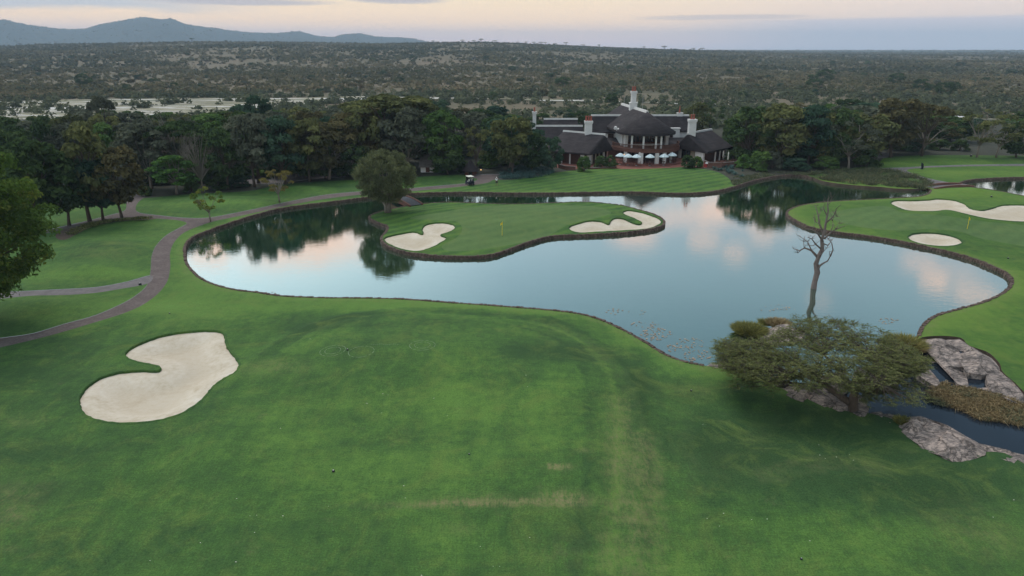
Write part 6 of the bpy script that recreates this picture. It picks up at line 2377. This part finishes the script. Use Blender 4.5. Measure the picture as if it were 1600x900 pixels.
# ------------------------------------------------------------------ other buildings
def hut(px, by, ty, wpx, label):
    x, y, z = PH(px, by)
    h, wd = size_from_px(x, y, z, ty, wpx)
    r = empty('thatched_hut', (x, y, z), 0, label, 'building')
    MB().lathe((0, 0, 0), [(wd * .36, 0), (wd * .36, h * .35)], 16).build('wall', M['wood'], r)
    MB().lathe((0, 0, 0), [(wd * .5, h * .26), (wd * .5, h * .32), (wd * .3, h * .62), (.1, h)], 18).build('roof', M['thatch'], r, False)
    MB().box((0, -wd * .36, h * .14), (.8, .12, h * .27)).build('door', M['darkglass'], r)


hut(735.5, 273, 250, 26, 'small round thatched hut behind the golf cart')
x, y, z = PH(668, 270)
h, wd = size_from_px(x, y, z, 244, 22)
r = empty('outbuilding', (x, y + 3, z), 0, 'grey steep-roofed outbuilding right of the island tree', 'building')
MB().box((0, 0, h * .2), (wd, 5, h * .4)).build('wall', M['white'], r)
roof('roof', r, [(-wd * .6, -3.2, h * .38), (wd * .6, -3.2, h * .38), (wd * .6, 3.2, h * .38), (-wd * .6, 3.2, h * .38)], [(-wd * .55, 0, h), (wd * .55, 0, h)], [(0, 1, 5, 4), (1, 2, 5), (2, 3, 4, 5), (3, 0, 4)], .2, 0, M['curb'])
MB().box((0, -2.55, h * .17), (.9, .1, h * .3)).build('door', M['wood'], r)

x, y, z = PH(534, 274)
r = empty('white_house', (x, y + 4, z), 0, 'white house with dark windows half hidden behind trees left of the island tree', 'building')
hh = 5.4
MB().box((0, 0, hh / 2), (7.5, 6, hh)).build('wall', M['white'], r)
roof('roof', r, [(-4.4, -3.6, hh), (4.4, -3.6, hh), (4.4, 3.6, hh), (-4.4, 3.6, hh)], [(-2, 0, hh + 3), (2, 0, hh + 3)], [(0, 1, 5, 4), (1, 2, 5), (2, 3, 4, 5), (3, 0, 4)], .3, 0)
for xx in (-2.2, 0.2, 2.4):
    for zz in (1.5, 4.0):
        w_ = MB().box((xx, -3.03, zz), (1.3, .12, 1.5)).build('window', M['wood'], r)
        MB().box((xx, -3.1, zz), (1.05, .06, 1.25)).build('pane', M['darkglass'], w_)
# stretches of drive glimpsed between the trees
for nm, pl, lb in (('road', [(376, 288), (392, 276), (455, 270), (480, 262), (515, 268), (540, 276), (480, 281), (440, 286)], 'grey drive glimpsed under the trees left of the island'),
                   ('road', [(1360, 246), (1372, 240), (1385, 239), (1392, 244), (1380, 247)], 'grey drive entering the trees at the right-hand lawn')):
    pw = smooth_line(WH(pl), 1.5)
    pz = height(pw[:, 0], pw[:, 1]).max()
    mb = MB().prism([tuple(p) for p in pw], pz - .3, pz + .05)
    setp(mb.build(nm, M['path_grey']), lb, None, None, 'structure')


# ------------------------------------------------------------------ bridges
def bridge():
    a = Vector(PH(612, 309))
    b = Vector(PH(650, 321.5))
    a.z = b.z = 0
    d = b - a
    L = d.length
    an = math.atan2(d.y, d.x)
    r = empty('footbridge', tuple((a + b) / 2), an, 'small dark footbridge from the path to the island', 'bridge')
    n = 22
    W_ = 2.3
    for i in range(n):
        t = (i + .5) / n
        arch = .55 * math.sin(PI * t)
        me = MB().box((0, 0, 0), (L / n * .9, W_, .08)).mesh('plank') if i == 0 else me
        if i == 0:
            me.materials.append(M['woodgrey'])
        link('plank', me, None, r, ((t - .5) * L, 0, .1 + arch))
    for s_ in (-1, 1):
        mb = MB()
        pp = [((t / 16 - .5) * L * 1.04, s_ * (W_ / 2 + .15), .12 + .55 * math.sin(PI * t / 16)) for t in range(17)]
        for p, q in zip(pp[:-1], pp[1:]):
            m_ = ((p[0] + q[0]) / 2, p[1], (p[2] + q[2]) / 2 - .25)
            mb.box(m_, (q[0] - p[0] + .02, .28, .85))
        mb.build('parapet', M['brick'], r)


bridge()
p0, p1 = Vector(PH(1451, 293)), Vector(PH(1512, 289))
p0.z = p1.z = 0
d = p1 - p0
r = empty('culvert', tuple((p0 + p1) / 2), math.atan2(d.y, d.x), 'low brick culvert carrying the path between the two ponds', 'bridge')
L = d.length
mb = MB()
n = 18
for s_ in (-1.5, 1.3):
    mb = MB()
    for i in range(n):
        t = (i + .5) / n - .5
        zz = .42 * math.cos(PI * t * .9)
        mb.box((t * L, s_, zz / 2 - .35), (L / n * 1.03, .35, zz + .9))
    mb.build('parapet', M['brick'], r)
MB().box((0, -.1, .02), (L, 2.4, .1)).build('deck', M['path_grey'], r)


# ------------------------------------------------------------------ flags, markings and small things on the grass
def flag(px, py, pyt, label, mir=1):
    x, y, z = PH(px, py)
    h = PY(px, pyt, y)[2] - z
    r = empty('flagstick', (x, y, z), 0, label, 'flagstick', 'flagsticks')
    MB().tube([(0, 0, -.1), (.02, 0, h * .5), (.06 * mir, 0, h)], [.032, .03, .022], 6).build('pole', M['yellow'], r)
    mb = MB()
    n = 6
    vs = []
    for i in range(n + 1):
        t = i / n
        w_ = .06 * math.sin(t * 7)
        vs += [(.05 * mir - mir * t * .2, w_, h - .02 - t * .22), (.05 * mir - mir * t * .3, w_ + .03, h - .42 - t * .16)]
    vs2 = [(a, b + .012, c) for a, b, c in vs]
    fs = [(2 * i, 2 * i + 1, 2 * i + 3, 2 * i + 2) for i in range(n)]
    mb.add(vs, fs)
    mb.add(vs2, [f[::-1] for f in fs])
    mb.build('flag', M['yellow'], r)
    MB().lathe((0, 0, .004), [(.054, 0), (.054, .012)], 12).build('cup', M['black'], r)


flag(784.5, 368, 346.5, 'yellow flagstick on the island green')
flag(1511, 358, 339, 'yellow flagstick on the right-hand green', -1)


def ring_mark(px, py, rx, label, extra=False):
    cx0, cy0, z = PH(px, py)
    rr_ = P(px + rx, py)[0] - P(px, py)[0]
    mb = MB()
    rads = [rr_] + ([rr_ * .62] if extra else [])
    for ra in rads:
        n = 48
        vs = []
        for i in range(n):
            a = 2 * PI * i / n
            for dr in (-.02, .02):
                x, y = cx0 + (ra + dr) * math.cos(a), cy0 + (ra + dr) * math.sin(a)
                vs.append((x, y))
        zz = height([v[0] for v in vs], [v[1] for v in vs])
        mb.add([(v[0], v[1], z_ + .03) for v, z_ in zip(vs, zz)], [(2 * i, 2 * i + 1, 2 * ((i + 1) % n) + 1, 2 * ((i + 1) % n)) for i in range(n) if (i * 7) % 11 > 1])
    o = mb.build('painted_ring', M['chalk'])
    return setp(o, label, 'lawn marking')


ring_mark(520, 548, 19, 'thin pale ring on the lawn, leftmost of the three', True)
ring_mark(564.5, 549.5, 19, 'faint pale ring on the lawn just right of the first')
ring_mark(660, 539.5, 19, 'thin pale ring on the lawn farthest right', True)
mb = MB()
for i in range(14):
    x, y, z = PH(581 + i * 3.1, 538.5 + .6 * math.sin(i))
    mb.box((x, y, z + .03), (.08, .06, .01))
setp(mb.build('painted_dots', M['chalk']), 'dotted pale line on the lawn between the rings', None, None, 'stuff')

SP = [(521, 737, .16, 'small dark tee box marker on the near lawn'), (733, 710, .10, 'dark sprinkler head on the middle of the near lawn'), (1080, 611, .13, 'dark sprinkler head near the pond outlet'), (265, 490, .12, 'dark sprinkler head below the pond corner'), (219, 445, .28, 'dark box where the two cart paths meet'),
      (1252, 874, .12, 'dark sprinkler head at the bottom right of the lawn'), (543, 547, .15, 'dark sprinkler head between the pale rings'), (1575, 404, .2, 'grey cover plate on the right lawn'), (1549, 308, .3, 'dark box on the right-hand mound'), (1517, 244.5, .5, 'dark waste bin on the far right lawn')]
for a, b, s, lb in SP:
    x, y, z = PH(a, b)
    r = empty('sprinkler_head' if 'sprinkler' in lb else 'marker_box', (x, y, z), 0, lb, 'sprinkler' if 'sprinkler' in lb else 'box')
    MB().lathe((0, 0, -.02), [(s * .6, 0), (s * .6, s * .55), (s * .45, s * .8)], 10).build('body', M['black'], r)
    MB().lathe((0, 0, s * .78), [(s * .3, -.01), (s * .28, s * .12)], 8).build('cap', M['steel'], r)

LF = MB()
Rr = random.Random(12)
LFP = [(370, 780), (390, 807), (403, 806), (443, 807), (397, 833), (313, 849), (236, 877), (370, 879), (440, 670), (574, 631), (597, 646), (512, 792), (600, 616), (839, 583), (820, 587), (826, 605), (752, 855), (770, 886), (780, 886), (660, 900), (828, 841), (633, 779), (621, 793), (630, 760), (1279, 712), (1290, 717), (1306, 715), (1329, 711), (1334, 720), (1278, 696), (1586, 782), (1552, 809), (1106, 811), (1131, 803), (1176, 813), (1200, 812), (1126, 823), (1266, 846), (1100, 664), (700, 650), (678, 623), (574, 631), (486, 530), (607, 618)]
for a, b in LFP:
    x, y, z = PH(a + Rr.uniform(-2, 2), b)
    s = Rr.uniform(.025, .06)
    LF.add([(x - s, y, z + .04), (x, y - s * .6, z + .06), (x + s, y, z + .04), (x, y + s * .6, z + .05)], [(0, 1, 2, 3)])
setp(LF.build('fallen_leaves', M['cream']), 'tiny pale fallen leaves scattered over the near lawn', None, None, 'stuff')


# ------------------------------------------------------------------ golf cart, person, bird
def cart():
    x, y, z = PH(734, 288.5)
    r = empty('golf_cart', (x, y, z), math.radians(205), 'golf cart with a white roof parked on the path by the lawn', 'golf cart')
    MB().box((0, .1, .42), (1.15, 1.9, .28)).box((0, -1.0, .62), (1.1, .5, .45), 0, .85).box((0, 1.0, .66), (1.12, .6, .3)).build('body', M['navy'], r)
    MB().box((0, .25, .78), (1.05, .5, .16)).box((0, .55, 1.08), (1.05, .14, .5)).build('seat', M['cream'], r)
    MB().box((0, .1, 1.83), (1.3, 1.75, .07), 0, .94).box((0, .1, 1.78), (1.22, 1.65, .05)).build('roof', M['cream'], r)
    for sx in (-.55, .55):
        for a, b in (((sx, -.8, .8), (sx, -.6, 1.8)), ((sx, .85, .75), (sx, .8, 1.8))):
            MB().tube([a, b], .028, 5).build('post', M['black'], r)
    MB().box((0, -.72, 1.25), (1.0, .02, .75)).build('windscreen', M['darkglass'], r)
    MB().tube([(-.25, -.45, .85), (-.25, -.2, 1.05)], .02, 5).lathe((-.25, -.2, 1.03), [(.17, 0), (.19, .02), (.17, .04)], 12).build('steering_wheel', M['black'], r)
    for sx in (-.56, .56):
        for sy in (-.85, .75):
            mb = MB()
            mb.tube([(sx - .1, sy, .23), (sx + .1, sy, .23)], .23, 14)
            w_ = mb.build('wheel', M['black'], r)
            MB().tube([(sx - .11, sy, .23), (sx + .11, sy, .23)], .11, 10).build('rim', M['steel'], w_)
    for sx in (-.35, .35):
        MB().lathe((sx, -1.27, .62), [(.08, 0), (.08, .06)], 8).build('headlight', M['cream'], r)
        b_ = MB().tube([(sx * .7, 1.2, .55), (sx * .75, 1.28, 1.35)], [.14, .16], 9).build('golf_bag', M['navy'], r)


cart()


def skinned(name, joints, edges, mat, parent=None, loc=None, sub_=1):
    me = bpy.data.meshes.new(name)
    me.from_pydata([j[0] for j in joints], edges, [])
    o = link(name, me, mat, parent, loc)
    sm = o.modifiers.new('skin', 'SKIN')
    sm.use_smooth_shade = True
    for i, j in enumerate(joints):
        r_ = j[1]
        me.skin_vertices[0].data[i].radius = (r_, r_) if not hasattr(r_, '__len__') else r_
    me.skin_vertices[0].data[0].use_root = True
    ss = o.modifiers.new('sub', 'SUBSURF')
    ss.levels = ss.render_levels = sub_
    return o


def person():
    x, y, z = PH(776, 290)
    J = [((0, 0, .93), (.15, .10)), ((0, .01, 1.15), (.13, .09)), ((0, .02, 1.38), (.16, .10)), ((0, .01, 1.50), .055), ((0, -.02, 1.62), (.08, .095)), ((0, -.02, 1.73), (.07, .085)),
         ((.19, .02, 1.42), .055), ((.25, .03, 1.15), .042), ((.22, -.12, .92), .03), ((.21, -.18, .84), (.035, .018)),
         ((-.19, .02, 1.42), .055), ((-.26, .06, 1.16), .042), ((-.25, .0, .92), .03), ((-.25, -.03, .83), (.035, .018)),
         ((.10, 0, .86), .085), ((.11, -.14, .48), .058), ((.11, -.10, .09), .04), ((.11, -.24, .04), (.045, .03)),
         ((-.10, 0, .86), .085), ((-.11, .12, .49), .058), ((-.11, .26, .12), .04), ((-.11, .14, .05), (.045, .03))]
    E_ = [(0, 1), (1, 2), (2, 3), (3, 4), (4, 5), (2, 6), (6, 7), (7, 8), (8, 9), (2, 10), (10, 11), (11, 12), (12, 13), (0, 14), (14, 15), (15, 16), (16, 17), (0, 18), (18, 19), (19, 20), (20, 21)]
    # fingers and thumbs
    for wrist, sx in ((9, 1), (13, -1)):
        p = J[wrist][0]
        for k in range(5):
            th = k == 4
            a = (p[0] + (k - 1.5) * .016 * sx if not th else p[0] - .03 * sx, p[1] - (.03 if th else 0.0), p[2] - (.035 if not th else .0))
            b = (a[0], a[1] - .02, a[2] - (.045 - .004 * abs(k - 1.5) if not th else .03))
            J.append((a, .009))
            J.append((b, .007))
            E_ += [(wrist, len(J) - 2), (len(J) - 2, len(J) - 1)]
    o = skinned('person', J, E_, M['skin'], None, (x, y, z))
    o.rotation_euler = (0, 0, math.radians(20))
    setp(o, 'person in a white shirt and dark shorts walking on the lawn by the path', 'person')
    S = [((0, 0, .98), (.17, .125)), ((0, .01, 1.15), (.155, .115)), ((0, .02, 1.36), (.18, .12)), ((0, .015, 1.47), (.08, .07)), ((.20, .02, 1.41), .075), ((.24, .03, 1.24), .065), ((-.20, .02, 1.41), .075), ((-.25, .045, 1.25), .065)]
    skinned('shirt', S, [(0, 1), (1, 2), (2, 3), (2, 4), (4, 5), (2, 6), (6, 7)], M['shirt'], o)
    T_ = [((0, 0, .98), (.165, .12)), ((0, 0, .9), (.16, .12)), ((.10, -.02, .8), .11), ((.11, -.11, .55), .09), ((-.10, .02, .8), .11), ((-.11, .09, .56), .09)]
    skinned('shorts', T_, [(0, 1), (1, 2), (2, 3), (1, 4), (4, 5)], M['navy'], o)
    MB().lathe((0, -.02, 1.70), [(.10, 0), (.095, .05), (.05, .11), (.01, .12)], 12).add([(-.07, -.1, 1.71), (.07, -.1, 1.71), (.05, -.2, 1.70), (-.05, -.2, 1.70)], [(0, 1, 2, 3)]).build('cap', M['shirt'], o, True)
    MB().tube([(0, -.11, 1.655), (0, -.135, 1.63)], [.012, .014], 5).build('nose', M['skin'], o)


person()


def bird():
    x, y, z = PH(1440, 267.5)
    r = empty('bird', (x, y, z + .55), math.radians(70), 'dark long-winged bird flying low over the far right lawn', 'bird')
    MB().tube([(0, -.62, .05), (0, -.5, .03), (0, -.35, 0), (0, 0, 0), (0, .3, .02), (0, .55, .06)], [.01, .05, .04, .13, .08, .02], 8).add([(-.1, .5, .06), (.1, .5, .06), (.16, .85, .08), (-.16, .85, .08)], [(0, 1, 2, 3)]).build('body', M['navy'], r, True)
    for s in (-1, 1):
        V_ = [(s * .08, -.2, .08), (s * .08, .2, .08), (s * .35, -.22, .5), (s * .35, .2, .48), (s * .6, -.05, 1.15), (s * .5, .28, 1.0), (s * .72, .2, 1.5)]
        mb = MB().add(V_, [(0, 1, 3, 2), (2, 3, 5, 4), (4, 5, 6)])
        mb.add([(a + .012 * s, b, c - .015) for a, b, c in V_], [(2, 3, 1, 0), (4, 5, 3, 2), (6, 5, 4)])
        mb.build('wing', M['navy'], r)


bird()

# lamp by the hut
q = PY(751.5, 266, PH(751.5, 273)[1])
r = empty('path_lamp', (q[0], q[1], 0), 0, 'small glowing orange lamp on a post beside the thatched hut', 'lamp')
MB().tube([(0, 0, 0), (0, 0, q[2])], .04, 6).build('post', M['black'], r)
MB().lathe((0, 0, q[2]), [(.04, 0), (.09, .05), (.09, .16), (.04, .2)], 8).build('lamp_shade', M['lamp'], r)

# ------------------------------------------------------------------ haze
HZ = material('haze_air')[0]
k = NT(HZ.node_tree)
pv = k.new('ShaderNodeVolumePrincipled', ins={'Color': (0.62, 0.80, 1.0, 1), 'Density': 0.00012, 'Anisotropy': 0.0})
k.new('ShaderNodeOutputMaterial', ins={'Volume': pv.outputs[0]})
mb = MB().box((0, 6990, 165), (32000, 14100, 350))
hz = mb.build('haze', HZ)
hz['kind'] = 'stuff'
hz['label'] = 'pale blue evening haze thickening towards the hills'
